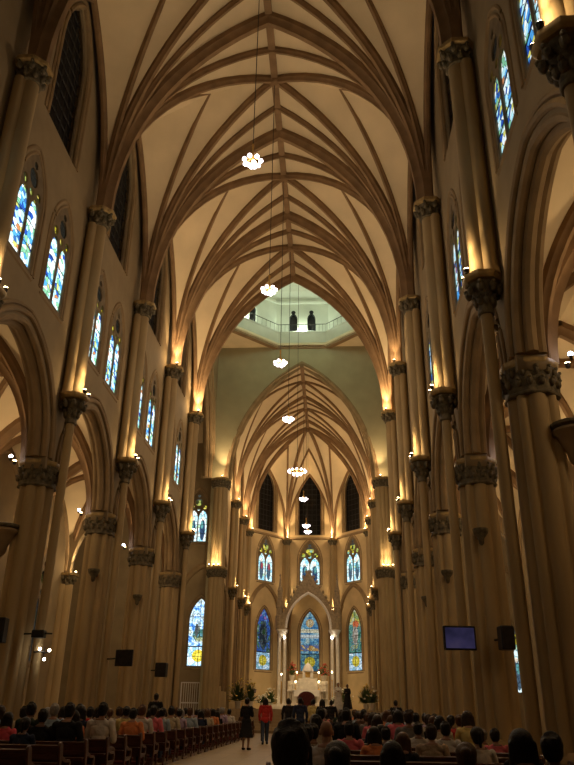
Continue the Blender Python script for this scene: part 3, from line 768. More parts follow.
# cool little bulbs beside the pier capitals
mb = MB(); mb.lathe([(.03, 0), (.03, .06), (.05, .08)], 8); bb = mb.mesh('bulb socket', True); bb.materials.append(M['iron'])
mb = MB(); mb.ball((0, 0, .12), .05, 10, 8); bg = mb.mesh('bulb globe', True); bg.materials.append(M['blueb'])
for sx, k in ((-1, 1), (-1, 2), (-1, 3), (1, 1), (1, 0)):
    t = empty('bare_bulb', (sx * (XP + .72), K(k) - .3, 7.27), 'bare bluish white bulb on the capital of the %s %s nave pier' % (ORD[k + 1], SD[sx]), 'bulb', 'cool bulbs on pier capitals')
    link('socket', bb, None, t); link('globe', bg, None, t)

# chandeliers: a ring of globes on curved arms under a long cable
def chandelier(x, y, z, label, r=.23, n=7, ztop=ZR - .3, br=.062, power=220, up=1.3):
    t = empty('chandelier', (x, y, z), label, 'chandelier', 'chandeliers hanging along the nave axis')
    mb = MB(); mb.tube([(0, 0, .5), (0, 0, ztop - z)], .012, 6); mb.build('cable', M['iron'], t)
    mb = MB(); mb.lathe([(.02, .55), (.035, .5), (.02, .3), (.05, .2), (.07, .1), (.05, 0), (.015, -.08)], 10); mb.build('stem', M['gold'], t, True)
    mb = MB(); mb.ball((0, 0, 0), br, 12, 8); gm = mb.mesh('globe', True); gm.materials.append(M['bulb'])
    for ring, (rr, nn, zz) in enumerate(((r, n, 0), (r * .45, max(3, n // 2), -.06 - r * .25))):
        for i in range(nn):
            a = 2 * PI * (i + .5 * ring) / nn
            am = MB(); am.tube([(0, 0, .15), (rr * .5 * math.cos(a), rr * .5 * math.sin(a), .02 + zz), (rr * math.cos(a), rr * math.sin(a), zz - .02)], .012, 5)
            ao = am.build('arm', M['gold'], t, True)
            g = link('globe', gm, None, ao); g.location = (rr * math.cos(a), rr * math.sin(a), zz - .05)
    light('POINT', (x, y, z - .35), power, (1, .74, .5), .3)
    light('SPOT', (x, y, z + .6), power * up, (1, .76, .48), .3, (0, 0, 1), 2.7, 1.0)  # extra upward spot, added to brighten the vault
    return t
CHN = [(0, 15.48, 15.0), (0, 21.17, 14.4), (0, 26.87, 14.4), (0, 32.57, 14.15)]
for i, (x, y, z) in enumerate(CHN): chandelier(x, y, z, 'glowing globe chandelier on a long cable over the nave, %s from the camera' % ORD[i], power=(150, 190, 230, 250)[i], up=(1.7, 1.6, 1.3, 1.0)[i])
chandelier(0, oc.y, 14.4, 'widest ring chandelier of globes hanging on a cable below the octagonal lantern', .52, 12, 33, .06, 260, .3)
for i, (y, z) in enumerate(((50.2, 15.0), (55.6, 14.36), (59.4, 14.75))): chandelier(.05, y, z, 'glowing globe chandelier over the chancel, %s beyond the crossing' % ORD[i], .26, 7, ZR - .3, .058, 150, 1.0)
# lantern lighting: pale green
for i in range(8):
    a, b = octa(ap + .38)[i], octa(ap + .38)[(i + 1) % 8]
    light('POINT', ((a[0] + b[0]) / 2, (a[1] + b[1]) / 2, ZG + .3), 170, (.80, 1, .84), .12)
light('POINT', (oc.x, oc.y, 24.5), 90, (1, .9, .6), .6)  # warm light set in mid-crossing without a fixture
# fill lights added without fixtures: general light for hall and transepts, spots on the sanctuary
for sx in (-1, 1):
    for k in (-1, 1, 3): light('POINT', (sx * 8.6, K(k) + L / 2, 8.0), 110, (1, .72, .42), .3)
light('POINT', (0, 4, 12), 50, (1, .72, .42), .5)
light('POINT', (-11, 42, 9), 220, (1, .72, .42), .4); light('POINT', (11, 42, 9), 220, (1, .72, .42), .4)
for x in (-3.6, 3.6): light('SPOT', (x, 56, 14.5), 1900, (1, .74, .42), .25, (-x * .8, 6, -11), .9, .8)

# ------------------------------------------------------------------ camera (fitted: f = 725.8 px)
def cam_ray(px, py, f=725.78, pit=.4241, yaw=.0655, roll=.0148):
    u, v = px - 287, py - 382.5; c, s = math.cos(roll), math.sin(roll); u, v = c * u + s * v, -s * u + c * v
    x, y, z = u / f, 1.0, -v / f; c, s = math.cos(pit), math.sin(pit); y, z = c * y - s * z, s * y + c * z
    c, s = math.cos(yaw), math.sin(yaw); return Vector((c * x - s * y, s * x + c * y, z))
cd = bpy.data.cameras.new('Camera'); cam = bpy.data.objects.new('Camera', cd); C.objects.link(cam)
F = cam_ray(287, 382.5).normalized(); R = (cam_ray(288, 382.5) - cam_ray(287, 382.5)).normalized(); U = R.cross(F)
m4 = Matrix((R, U, -F)).transposed().to_4x4(); m4.translation = Vector(CAM); cam.matrix_world = m4
cd.sensor_fit = 'AUTO'; cd.sensor_width = 36; cd.lens = 36 * 725.78 / 765; cd.clip_start = .05; cd.clip_end = 300
sc.camera = cam
wd = bpy.data.worlds.new('World'); sc.world = wd; wd.use_nodes = True
wd.node_tree.nodes['Background'].inputs[0].default_value = (.02, .03, .05, 1); wd.node_tree.nodes['Background'].inputs[1].default_value = .3
sc.view_settings.view_transform = 'Standard'; sc.view_settings.look = 'None'; sc.view_settings.exposure = 0.0
sc.cycles.use_denoising = True; sc.cycles.max_bounces = 5; sc.cycles.diffuse_bounces = 4; sc.cycles.sample_clamp_indirect = 4

# ------------------------------------------------------------------ altar, canopy and sanctuary furniture
ZPF = 1.36
def dais():
    mb = MB()
    mb.box(-3.2, 3.2, 60.0, 66.0, 1.36, 1.53); mb.box(-2.8, 2.8, 60.4, 66.0, 1.53, 1.70)
    return struct('floor_altar_steps', mb.mesh('dais'), M['marble'])
dais()
def altar():
    t = empty('altar', (-.1, 62.2, 1.7), 'carved pale marble altar table before the central apse window', 'altar')
    mb = MB(); mb.box(-1.45, 1.45, -.45, .45, 0, .12, .02); mb.box(-1.3, 1.3, -.38, .38, .12, .95, .02); mb.build('base', M['marble'], t)
    mb = MB()
    for i in range(6):
        x = -1.2 + i * .48; mb.lathe([(.05, .12), (.075, .16), (.055, .22), (.055, .78), (.08, .86), (.08, .92)], 10, (x, -.41, 0))
    for i in range(5):
        x = -.96 + i * .48; mb.quadstrip([[(x + sx * .17 * c_, -.385, .5 + .24 * s_) for c_, s_ in [(math.cos(a), math.sin(a)) for a in [PI * j / 6 for j in range(13)]] for sx in (1,)]] * 2, closed=False)
    mb.build('colonnette', M['lace'], t, True)
    mb = MB(); mb.box(-1.55, 1.55, -.52, .52, .95, 1.07, .03); mb.build('table_top', M['marble'], t)
    mb = MB(); mb.box(-1.0, 1.0, -.54, .54, 1.07, 1.085); mb.box(-1.0, 1.0, -.555, -.54, .6, 1.085); mb.build('altar_cloth', M['white'], t)
    return t
altar()
t = empty('tabernacle', (-.05, 63.2, 1.7), 'white domed tabernacle standing behind the altar', 'tabernacle')
mb = MB(); mb.box(-1.62, 1.62, -.3, .3, 0, 1.75, .03); mb.box(-.75, .75, -.3, .3, 1.75, 1.95, .02); [mb.lathe([(.16, .4), (.2, .45), (.16, .5), (.16, 1.4), (.2, 1.45), (.18, 1.6)], 10, (x, -.3, 0)) for x in (-1.4, -.95, .95, 1.4)]; mb.build('base', M['marble'], t)
mb = MB(); mb.box(-.42, .42, -.26, .26, 1.95, 2.5, .03); mb.lathe([(.46, 2.5), (.43, 2.62), (.34, 2.84), (.18, 3.02), (.06, 3.1), (.05, 3.16)], 16); mb.build('body', M['white'], t, True)
mb = MB(); mb.box(-.2, .2, -.285, -.25, 2.02, 2.44, .01); mb.build('door', M['gold'], t)
mb = MB(); mb.box(-.015, .015, -.015, .015, 3.16, 3.42); mb.box(-.08, .08, -.012, .012, 3.29, 3.32); mb.build('cross', M['gold'], t)

def canopy():
    t = empty('altar_canopy', (-.05, 64.4, 0), 'carved pale stone gabled canopy arch on paired columns over the altar', 'canopy')
    H0 = 7.6
    q = arc_pts(1.95, 2.95, 14)
    inner = [(1.95 - x, H0 + z) for x, z in q] + [(-1.95 + x, H0 + z) for x, z in reversed(q[:-1])]
    out = [(-2.55, H0 - .15), (-2.55, H0 + .8), (-2.2, H0 + 1.2), (-.25, 12.0), (0, 12.5), (.25, 12.0), (2.2, H0 + 1.2), (2.55, H0 + .8), (2.55, H0 - .15), (1.95, H0 - .15)] + inner + [(-1.95, H0 - .15)]
    link('gable', plate('gable', [out], .55, lambda s, z, tt: (s, -tt - .28, z)), M['lace'], t)
    mb = MB()   # lace crockets along the inside of the arch
    pts = inner
    for i in range(len(pts) - 1):
        for f in (0, .5):
            x = pts[i][0] * (1 - f) + pts[i + 1][0] * f; z = pts[i][1] * (1 - f) + pts[i + 1][1] * f
            l = math.hypot(x, z - H0 + 1.0); mb.ball((x - x / l * .08, -.30, z - (z - H0 + 1) / l * .08), .12, 8, 5)
    mb.build('cusping', M['white'], t, True)
    mb = MB()
    for sgn in (-1, 1):
        for i in range(9):
            f = i / 8; mb.ball((sgn * (2.3 - 2.1 * f), -.1, H0 + 1.2 + 3.4 * f + .1), .11, 7, 5, 1, 1, 1.3)
    mb.build('crocket', M['lace'], t, True)['kind'] = 'stuff'
    for sgn in (-1, 1):
        for dx in (-.22, .22):
            mb = MB(); mb.lathe([(.24, 1.36), (.24, 1.7), (.19, 1.78), (.15, 1.9), (.14, 6.9), (.17, 6.95)], 14, (sgn * 2.2 + dx, -.05, 0)); mb.build('column', M['marble'], t, True)
        mb = MB(); mb.lathe([(.3, 6.9), (.36, 7.0), (.34, 7.1), (.46, 7.35), (.5, 7.4), (.5, 7.5)], 12, (sgn * 2.2, -.05, 0)); mb.build('column_capital', M['marble'], t, True)
        mb = MB(); mb.lathe([(.34, 7.5), (.36, 8.6), (.3, 8.7), (.26, 9.2), (.32, 9.3), (.3, 9.4), (.2, 10.6), (.24, 10.7), (.12, 11.1), (.05, 11.9), (.09, 12.0), (.02, 12.15)], 8, (sgn * 2.45, 0, 0)); mb.build('pinnacle', M['lace'], t)
        mb = MB()
        mb.ball((sgn * 1.98, -.55, 6.85), .1, 10, 6); mb.build('lamp_globe', M['bulb2'], t)
    return t
canopy()
def candle(x, y, z, h, label, big=True):
    t = empty('candlestick', (x, y, z), label, 'candlestick', 'candlesticks in the sanctuary')
    mb = MB(); s = h; mb.lathe([(.14, 0), (.14, .04), (.05, .1), (.03, .2), (.05, .25 * s + .1), (.03, .3 * s + .1), (.025, .75 * s), (.07, .78 * s), (.05, .8 * s)], 10); mb.build('stand', M['gold'], t, True)
    mb = MB(); mb.lathe([(.028, .8 * s), (.026, s)], 8); mb.build('candle', M['white'], t)
    mb = MB(); mb.ball((0, 0, s + .06), .05 if big else .035, 8, 6, 1, 1, 1.6); mb.build('flame', M['flame'], t)
    return t
ca = [(-1.0, 62.2, 2.77, .55, 'short gold candlestick on the left end of the altar'), (.85, 62.2, 2.77, .55, 'short gold candlestick on the right end of the altar'),
      (-2.1, 61.8, 1.53, 2.3, 'tall gold floor candlestick left of the altar'), (1.9, 61.8, 1.53, 2.5, 'tall gold floor candlestick right of the altar'),
      (-.95, 63.2, 3.45, .6, 'gold candlestick left of the tabernacle'), (.82, 63.2, 3.45, .6, 'gold candlestick right of the tabernacle'),
      (-3.6, 60.8, 1.36, .5, 'low lit candle by the left flower stand'), (-4.3, 58.0, 1.36, .6, 'low lit candle at the far left of the sanctuary')]
for c_ in ca: candle(*c_)
def bouquet(x, y, z, r, h, petal, label, pot=True, n=34, leafy=1.0):
    t = empty('flower_arrangement', (x, y, z), label, 'flowers', 'flower arrangements around the altar')
    rnd = random.Random(int(x * 100 + y * 10))
    mb = MB(); mb.lathe([(.12, 0), (.16, .05), (.2, .3), (.22, .42), (.19, .44)], 12); mb.build('pot', M['marble'], t, True)
    lf = MB(); st = MB(); pe = MB()
    for i in range(int(n * 2.2 * leafy)):
        a = rnd.uniform(0, 2 * PI); e = rnd.uniform(.1, 1.3); l = rnd.uniform(.5, 1) * r
        d = Vector((math.cos(a) * math.cos(e), math.sin(a) * math.cos(e), math.sin(e) * h / r))
        p = Vector((0, 0, .42)); tip = p + d * l; m_ = p + d * l * .5 + Vector((0, 0, .05)); sd = Vector((-math.sin(a), math.cos(a), 0)) * .05 * (.6 + r)
        o = len(lf.v); lf.v += [tuple(p + d * l * .2), tuple(m_ + sd), tuple(tip), tuple(m_ - sd)]; lf.f.append((o, o + 1, o + 2, o + 3))
    for i in range(n):
        a = rnd.uniform(0, 2 * PI); e = rnd.uniform(.0, 1.5); l = rnd.uniform(.75, 1) * r
        q = Vector((math.cos(a) * math.cos(e) * l, math.sin(a) * math.cos(e) * l, .42 + math.sin(e) * h * l / r))
        st.tube([(0, 0, .4), tuple(q)], .008, 4); pe.ball(tuple(q), rnd.uniform(.05, .085), 7, 5, 1, 1, .7)
    st.build('stems', M['leaf'], t); link('leaves', lf.mesh('leaves', fix=False), M['leaf'], t); pe.build('blossoms', petal, t, True)
    return t
bouquet(-1.35, 63.2, 3.45, .5, 1.0, M['petalr'], 'red flower arrangement left of the tabernacle', leafy=.6)
bouquet(1.25, 63.2, 3.45, .5, 1.0, M['petalr'], 'red flower arrangement right of the tabernacle', leafy=.6)
bouquet(-2.9, 61.4, 1.36, .7, 1.1, M['petalw'], 'white flowers and tall leaves left of the altar, beside the columns')
bouquet(2.9, 61.2, 1.36, .75, 1.2, M['petalw'], 'white flowers and tall leaves right of the altar, beside the columns')
bouquet(2.2, 59.6, 1.36, .6, .5, M['petalw'], 'low white flower bed in front of the right altar steps', n=50)
bouquet(-3.4, 60.2, 1.36, .6, .6, M['petalw'], 'low white flower cluster before the left altar steps')
bouquet(4.3, 56.5, 1.36, .8, 1.3, M['petaly'], 'large green arrangement with yellow flowers at the right of the sanctuary', n=24, leafy=2)
bouquet(-4.35, 52.5, 1.36, .8, 1.5, M['petaly'], 'large green arrangement with yellow flowers at the left of the sanctuary', n=24, leafy=2)
bouquet(-3.5, 52.2, 1.36, .65, 1.4, M['petaly'], 'second green arrangement with yellow flowers left of the sanctuary, nearer the aisle', n=20, leafy=2)
bouquet(4.5, 51.6, 1.36, .65, 1.0, M['petalw'], 'bushy green plant with few white blossoms by the right chancel pier', n=10, leafy=2.5)
t = empty('presider_chair', (.1, 56.0, 1.36), 'dark red upholstered high chair with a rounded back before the altar', 'chair')
mb = MB(); mb.box(-.55, .55, -.3, .3, .35, .5, .03); mb.build('seat', M['redwood'], t)
q = [(-.6, 0)] + [(.6 * math.cos(PI - PI * i / 14), .75 + .42 * math.sin(PI * i / 14)) for i in range(15)] + [(.6, 0)]
link('backrest', plate('backrest', [q], .1, lambda s, z, tt: (s, -.3 + tt, z)), M['redwood'], t)
for sx in (-1, 1):
    mb = MB(); mb.box(sx * .53 - .04, sx * .53 + .04, -.3, .32, 0, .7, .01); mb.build('armrest', M['wood'], t)
t = empty('lectern', (-3.6, 54.0, 1.36), 'dark wooden lectern on the left of the sanctuary platform', 'lectern')
mb = MB(); mb.lathe([(.3, 0), (.3, .05), (.08, .1), (.07, 1.0)], 8); mb.build('stand', M['wood'], t); mb = MB(); mb.quadstrip([[(-.3, -.2, 1.0), (.3, -.2, 1.0), (.3, .2, 1.2), (-.3, .2, 1.2)], [(-.3, -.2, 1.05), (.3, -.2, 1.05), (.3, .2, 1.25), (-.3, .2, 1.25)]], caps=True); mb.build('book_rest', M['wood'], t)
# ------------------------------------------------------------------ screens, loudspeakers and sconces on the piers
def screen_mat():
    m, nt, out = new_mat('screen glow'); tc = nt.nodes.new('ShaderNodeTexCoord'); n = nt.nodes.new('ShaderNodeTexNoise'); n.inputs['Scale'].default_value = 2.2
    nt.links.new(tc.outputs['Object'], n.inputs['Vector'])
    c = ramp(nt, n.outputs['Fac'], [(.3, (.02, .02, .05)), (.55, (.06, .05, .13)), (.7, (.09, .07, .15))], False)
    e = nt.nodes.new('ShaderNodeEmission'); nt.links.new(c, e.inputs['Color']); e.inputs['Strength'].default_value = .4; nt.links.new(e.outputs['Emission'], out.inputs['Surface']); return m
M['screen'] = screen_mat()
def tv(x, y, z, rz, w, h, label, px, on=False):
    t = empty('television', (x, y, z), label, 'screen', 'screens on the nave piers', rz)
    mb = MB(); mb.box(-w / 2, w / 2, 0, .08, -h / 2, h / 2, .015); mb.build('casing', M['black'], t)
    mb = MB(); mb.box(-w / 2 + .04, w / 2 - .04, -.008, .0, -h / 2 + .04, h / 2 - .04); mb.build('display', M['screen'] if on else M['iron'], t)
    mb = MB(); l = abs(px - x)
    c_, s_ = math.cos(-rz), math.sin(-rz); vx, vy = (px - x), 0.72
    mb.tube([(0, .08, 0), (vx * c_ - vy * s_, vx * s_ + vy * c_, 0)], .025, 6); mb.build('wall_arm', M['iron'], t)
    return t
def speaker(x, y, z, rz, w, h, label, px):
    t = empty('loudspeaker', (x, y, z), label, 'loudspeaker', 'black loudspeakers on the nave piers', rz)
    mb = MB(); mb.box(-w / 2, w / 2, 0, .32, -h / 2, h / 2, .02); mb.build('casing', M['black'], t)
    mb = MB(); mb.box(-w / 2 + .03, w / 2 - .03, -.012, .0, -h / 2 + .03, h / 2 - .03); mb.build('front_grille', M['iron'], t)
    c_, s_ = math.cos(-rz), math.sin(-rz); vx, vy = (px - x), 0.72
    mb = MB(); mb.tube([(0, .3, 0), (vx * c_ - vy * s_, vx * s_ + vy * c_, 0)], .025, 6); mb.build('bracket', M['iron'], t)
tv(4.9, 17.5, 2.84, .12, .74, .52, 'lit violet blue television on a thin arm from the third right nave pier', 5.12, True)
tv(-4.35, 23.3, 2.69, -.15, .56, .48, 'dark switched off television on the fourth left nave pier', -5.12)
speaker(5.9, 17.15, 2.83, .1, .3, .5, 'black loudspeaker on the third right nave pier, right of the lit television', 5.75)
speaker(-4.5, 29.1, 2.63, -.1, .42, .5, 'black loudspeaker on the fifth left nave pier', -5.12)
speaker(-5.66, 17.1, 2.9, .1, .3, .55, 'black loudspeaker at the left picture edge on the third left nave pier', -5.8)
mb = MB(); mb.lathe([(.02, -.34), (.06, -.3), (.07, -.18), (.17, -.06), (.19, 0), (.19, .05), (.15, .06)], 14); bowl_m = mb.mesh('bowl', True); bowl_m.materials.append(M['cap'])
mb = MB(); mb.box(-.05, .05, -.02, .3, -.14, -.04, .01); arm_m = mb.mesh('bracket', True); arm_m.materials.append(M['iron'])
for sx in (-1, 1):
    for k in ((1, 2, 3) if sx > 0 else (2, 3)):
        t = empty('bowl_sconce', (sx * 5.62, K(k) - .66, 5.3), 'small dark bowl sconce halfway up the %s %s nave pier' % (ORD[k + 1], SD[sx]), 'sconce', 'bowl sconces on the nave piers')
        link('bowl', bowl_m, None, t); link('bracket', arm_m, None, t)
for sx, k, y, z in ((1, 0, 12.25, 5.75), (-1, 1, 17.95, 5.3)):
    t = empty('wall_console', (sx * 6.3, y, z), 'large round moulded console on the aisle side of the %s %s nave pier' % (ORD[k + 1], SD[sx]), 'console', 'consoles on the nave piers')
    mb = MB(); mb.lathe([(.02, -.6), (.12, -.5), (.16, -.3), (.27, -.12), (.3, -.04), (.36, 0), (.38, .05), (.36, .1), (.3, .12)], 16); mb.build('corbel', M['mould'], t, True)
    mb = MB(); mb.lathe([(.36, .12), (.40, .15), (.40, .2), (.36, .22)], 16); mb.build('slab', M['cap'], t, True)
t = empty('iron_gate', (-6.75, 47.9, .7), 'white openwork metal gate below the blue window in the left transept', 'gate')
mb = MB(); mb.box(-.6, -.54, -.03, .03, 0, 2.1); mb.box(.54, .6, -.03, .03, 0, 2.1); mb.box(-.6, .6, -.03, .03, 2.04, 2.1); mb.box(-.6, .6, -.03, .03, .9, .97); mb.box(-.6, .6, -.03, .03, 0, .08); mb.build('frame', M['white'], t)
mb = MB(); [mb.box(-.54 + i * .135 - .015, -.54 + i * .135 + .015, -.015, .015, .08, 2.04) for i in range(1, 8)]; mb.build('bars', M['white'], t)
mb = MB(); mb.box(-.75, .75, -.3, .4, -.7, 0, .03); mb.build('plinth', M['stone'], t)
t = empty('candle_sconce', (-4.86, 18.1, 2.5), 'wall sconce with three tiny bulbs on the third left nave pier', 'sconce')
mb = MB(); mb.tube([(-.3, .1, 0), (0, 0, 0)], .02, 6); mb.tube([(-.12, 0, .0), (0, 0, -.04), (.12, 0, 0)], .012, 5); mb.tube([(0, 0, -.15), (0, 0, .1)], .012, 5); mb.build('arms', M['iron'], t)
for x, z in ((-.12, .06), (.12, .03), (.02, -.17)):
    mb = MB(); mb.ball((x, 0, z), .035, 8, 6); mb.build('bulb', M['bulb2'], t)
t = empty('camera_bracket', (-5.0, 18.0, 2.88), 'small dark spotlight on a horizontal arm of the third left nave pier', 'spotlight')
mb = MB(); mb.box(-.17, .13, -.1, .12, -.08, .1, .02); mb.build('housing', M['black'], t); mb = MB(); mb.tube([(-.75, .2, .02), (0, 0, .02), (.3, .02, .02)], .02, 6); mb.build('arm', M['iron'], t)

# ------------------------------------------------------------------ pews
def make_pew(w, label, lod=0):
    t = empty('wooden_pew', (0, 0, 0), label, 'pew')
    if lod: # far rows, a few pixels high: one simple but true shape
        pass
    mb = MB(); mb.box(-w / 2, w / 2, -.22, .22, .40, .445, .015); mb.build('seat', M['wood'], t)
    mb = MB(); mb.quadstrip([[(x, -.24, .42), (x, -.34, .88), (x, -.36, .93), (x, -.33, .945), (x, -.30, .93), (x, -.2, .42)] for x in (-w / 2, w / 2)], caps=True)
    for z in (.55, .68): mb.box(-w / 2 + .05, w / 2 - .05, -.30 - (z - .55) * .2, -.285 - (z - .55) * .2, z, z + .09)
    mb.build('backrest', M['wood'], t)
    for sx in (-1, 1):
        q = [(-.42, 0), (.26, 0), (.26, .08), (.16, .14), (.16, .40), (.26, .46), (.27, .60), (.20, .66), (.02, .66), (-.2, .74), (-.26, .95), (-.33, 1.0), (-.40, .97), (-.40, .88), (-.30, .45), (-.32, .14), (-.42, .08)]
        me = plate('end_panel', [q, [(-.29, .09), (.12, .09), (.12, .385), (-.27, .385)], [(-.23, .47), (.2, .47), (.21, .61), (.01, .61), (-.24, .68)]], .05, lambda s, z, tt: (sx * w / 2 + tt + .025, s, z)); link('end_panel', me, M['wood'], t)
    mb = MB(); mb.box(-w / 2, w / 2, -.50, -.335, .62, .645, .008); mb.build('book_ledge', M['wood'], t)
    mb = MB(); mb.box(-w / 2 + .1, w / 2 - .1, -.72, -.52, .16, .22, .02); mb.build('kneeler', M['redwood'], t)
    mb = MB()
    for sx in (-.8, .8): mb.box(sx * w / 2 * .98 - .025, sx * w / 2 * .98 + .025, -.70, -.35, .05, .16)
    mb.box(-w / 2 + .05, w / 2 - .05, -.33, -.29, .1, .2); mb.build('rails', M['wood'], t)
    return t
NUM = ['zero', 'one', 'two', 'three', 'four', 'five', 'six', 'seven', 'eight', 'nine', 'ten', 'eleven', 'twelve', 'thirteen', 'fourteen', 'fifteen', 'sixteen', 'seventeen', 'eighteen', 'nineteen']
def num(n): return NUM[n] if n < 20 else (('twenty', 'thirty', 'forty')[n // 10 - 2] + ('-' + NUM[n % 10] if n % 10 else ''))
PITCH = 1.3
WL, WR = 3.0, 3.9
XL, XR = -3.6, 3.1          # block centres
YL0, YR0 = 8.9, 3.75
NL, NR = 27, 24
pl = make_pew(WL, 'x'); pr = make_pew(WR, 'x')
for blk, proto, x, y0, n in (('left', pl, XL, YL0, NL), ('right', pr, XR, YR0, NR)):
    for i in range(n):
        o = proto if i == 0 else copy_tree(proto)
        o.location = (x, y0 + PITCH * i, 0); o.scale = (.9, .9, .8); o['group'] = 'pews in the %s block' % blk
        o['label'] = 'dark wooden pew in the %s block, row %s from the camera' % (blk, num(i + 1))

# ------------------------------------------------------------------ people
skin_tones = [(.22, .11, .065), (.3, .16, .095), (.16, .08, .045)]
def skin_mat(i, c):
    return mat('skin tone %d' % i, c, .55, .08, 12, spec=.35)
SK = [skin_mat(i, c) for i, c in enumerate(skin_tones)]
M['eye'] = mat('eyes', (.02, .015, .012), .2, .1, 5); M['lip'] = mat('lips', (.25, .08, .06), .5, .1, 5)
CL = {}
def cloth(col):
    if col not in CL:
        rgb = {'black': (.012, .011, .012), 'white': (.62, .58, .52), 'cream': (.52, .44, .3), 'beige': (.4, .3, .2), 'pink': (.72, .16, .19), 'bright pink': (.85, .12, .16), 'red': (.5, .035, .03), 'orange': (.72, .25, .09),
               'dark blue': (.02, .028, .06), 'grey': (.2, .19, .18), 'dark green': (.02, .035, .02), 'brown': (.1, .05, .028), 'pale blue': (.3, .38, .45), 'yellow': (.6, .48, .18), 'blue jeans': (.045, .06, .1), 'lilac': (.4, .3, .42)}[col]
        CL[col] = mat(col + ' cloth', rgb, .85, .18, 7, .25, 25)
    return CL[col]
HR = {'black': mat('black hair', (.012, .009, .007), .45, .4, 30, .5, 60, stretch=(3, 3, .4)), 'dark brown': mat('dark brown hair', (.035, .018, .01), .45, .4, 30, .5, 60, stretch=(3, 3, .4)), 'brown': mat('brown hair', (.09, .04, .018), .45, .35, 30, .5, 60, stretch=(3, 3, .4)), 'grey': mat('grey hair', (.25, .23, .21), .5, .3, 30, .5, 60, stretch=(3, 3, .4))}

def capsule(mb, a, ra, b, rb, n=10):
    a, b = Vector(a), Vector(b); d = (b - a); l = d.length
    if l < 1e-6: mb.ball(tuple(a), ra, n, 6); return
    d.normalize(); up = Vector((0, 0, 1)) if abs(d.z) < .9 else Vector((1, 0, 0)); u = d.cross(up).normalized(); v = u.cross(d)
    rings = []
    for c, r, an in [(a, ra, t) for t in (-85, -50, -20)] + [(a.lerp(b, .5), (ra + rb) / 2, 0)] + [(b, rb, t) for t in (20, 50, 85)]:
        s = math.sin(math.radians(an)); k_ = math.cos(math.radians(an))
        rings.append([c + d * r * s + (u * math.cos(2 * PI * j / n) + v * math.sin(2 * PI * j / n)) * r * k_ for j in range(n)])
    mb.quadstrip(rings, caps=True)
def eblob(mb, c, rx, ry, rz): mb.ball(c, 1, 14, 10, rx, ry, rz)
def remeshed(mb, vox, dec, name, sm=4):
    ob = bpy.data.objects.new('tmp', mb.mesh('tmp')); C.objects.link(ob)
    m_ = ob.modifiers.new('r', 'REMESH'); m_.mode = 'VOXEL'; m_.voxel_size = vox
    s_ = ob.modifiers.new('s', 'SMOOTH'); s_.iterations = sm; s_.factor = .5
    if dec < 1: d_ = ob.modifiers.new('d', 'DECIMATE'); d_.ratio = dec
    dg = bpy.context.evaluated_depsgraph_get(); me = bpy.data.meshes.new_from_object(ob.evaluated_get(dg)); me.name = name
    om = ob.data; bpy.data.objects.remove(ob); bpy.data.meshes.remove(om)
    me.polygons.foreach_set('use_smooth', [True] * len(me.polygons))
    return me
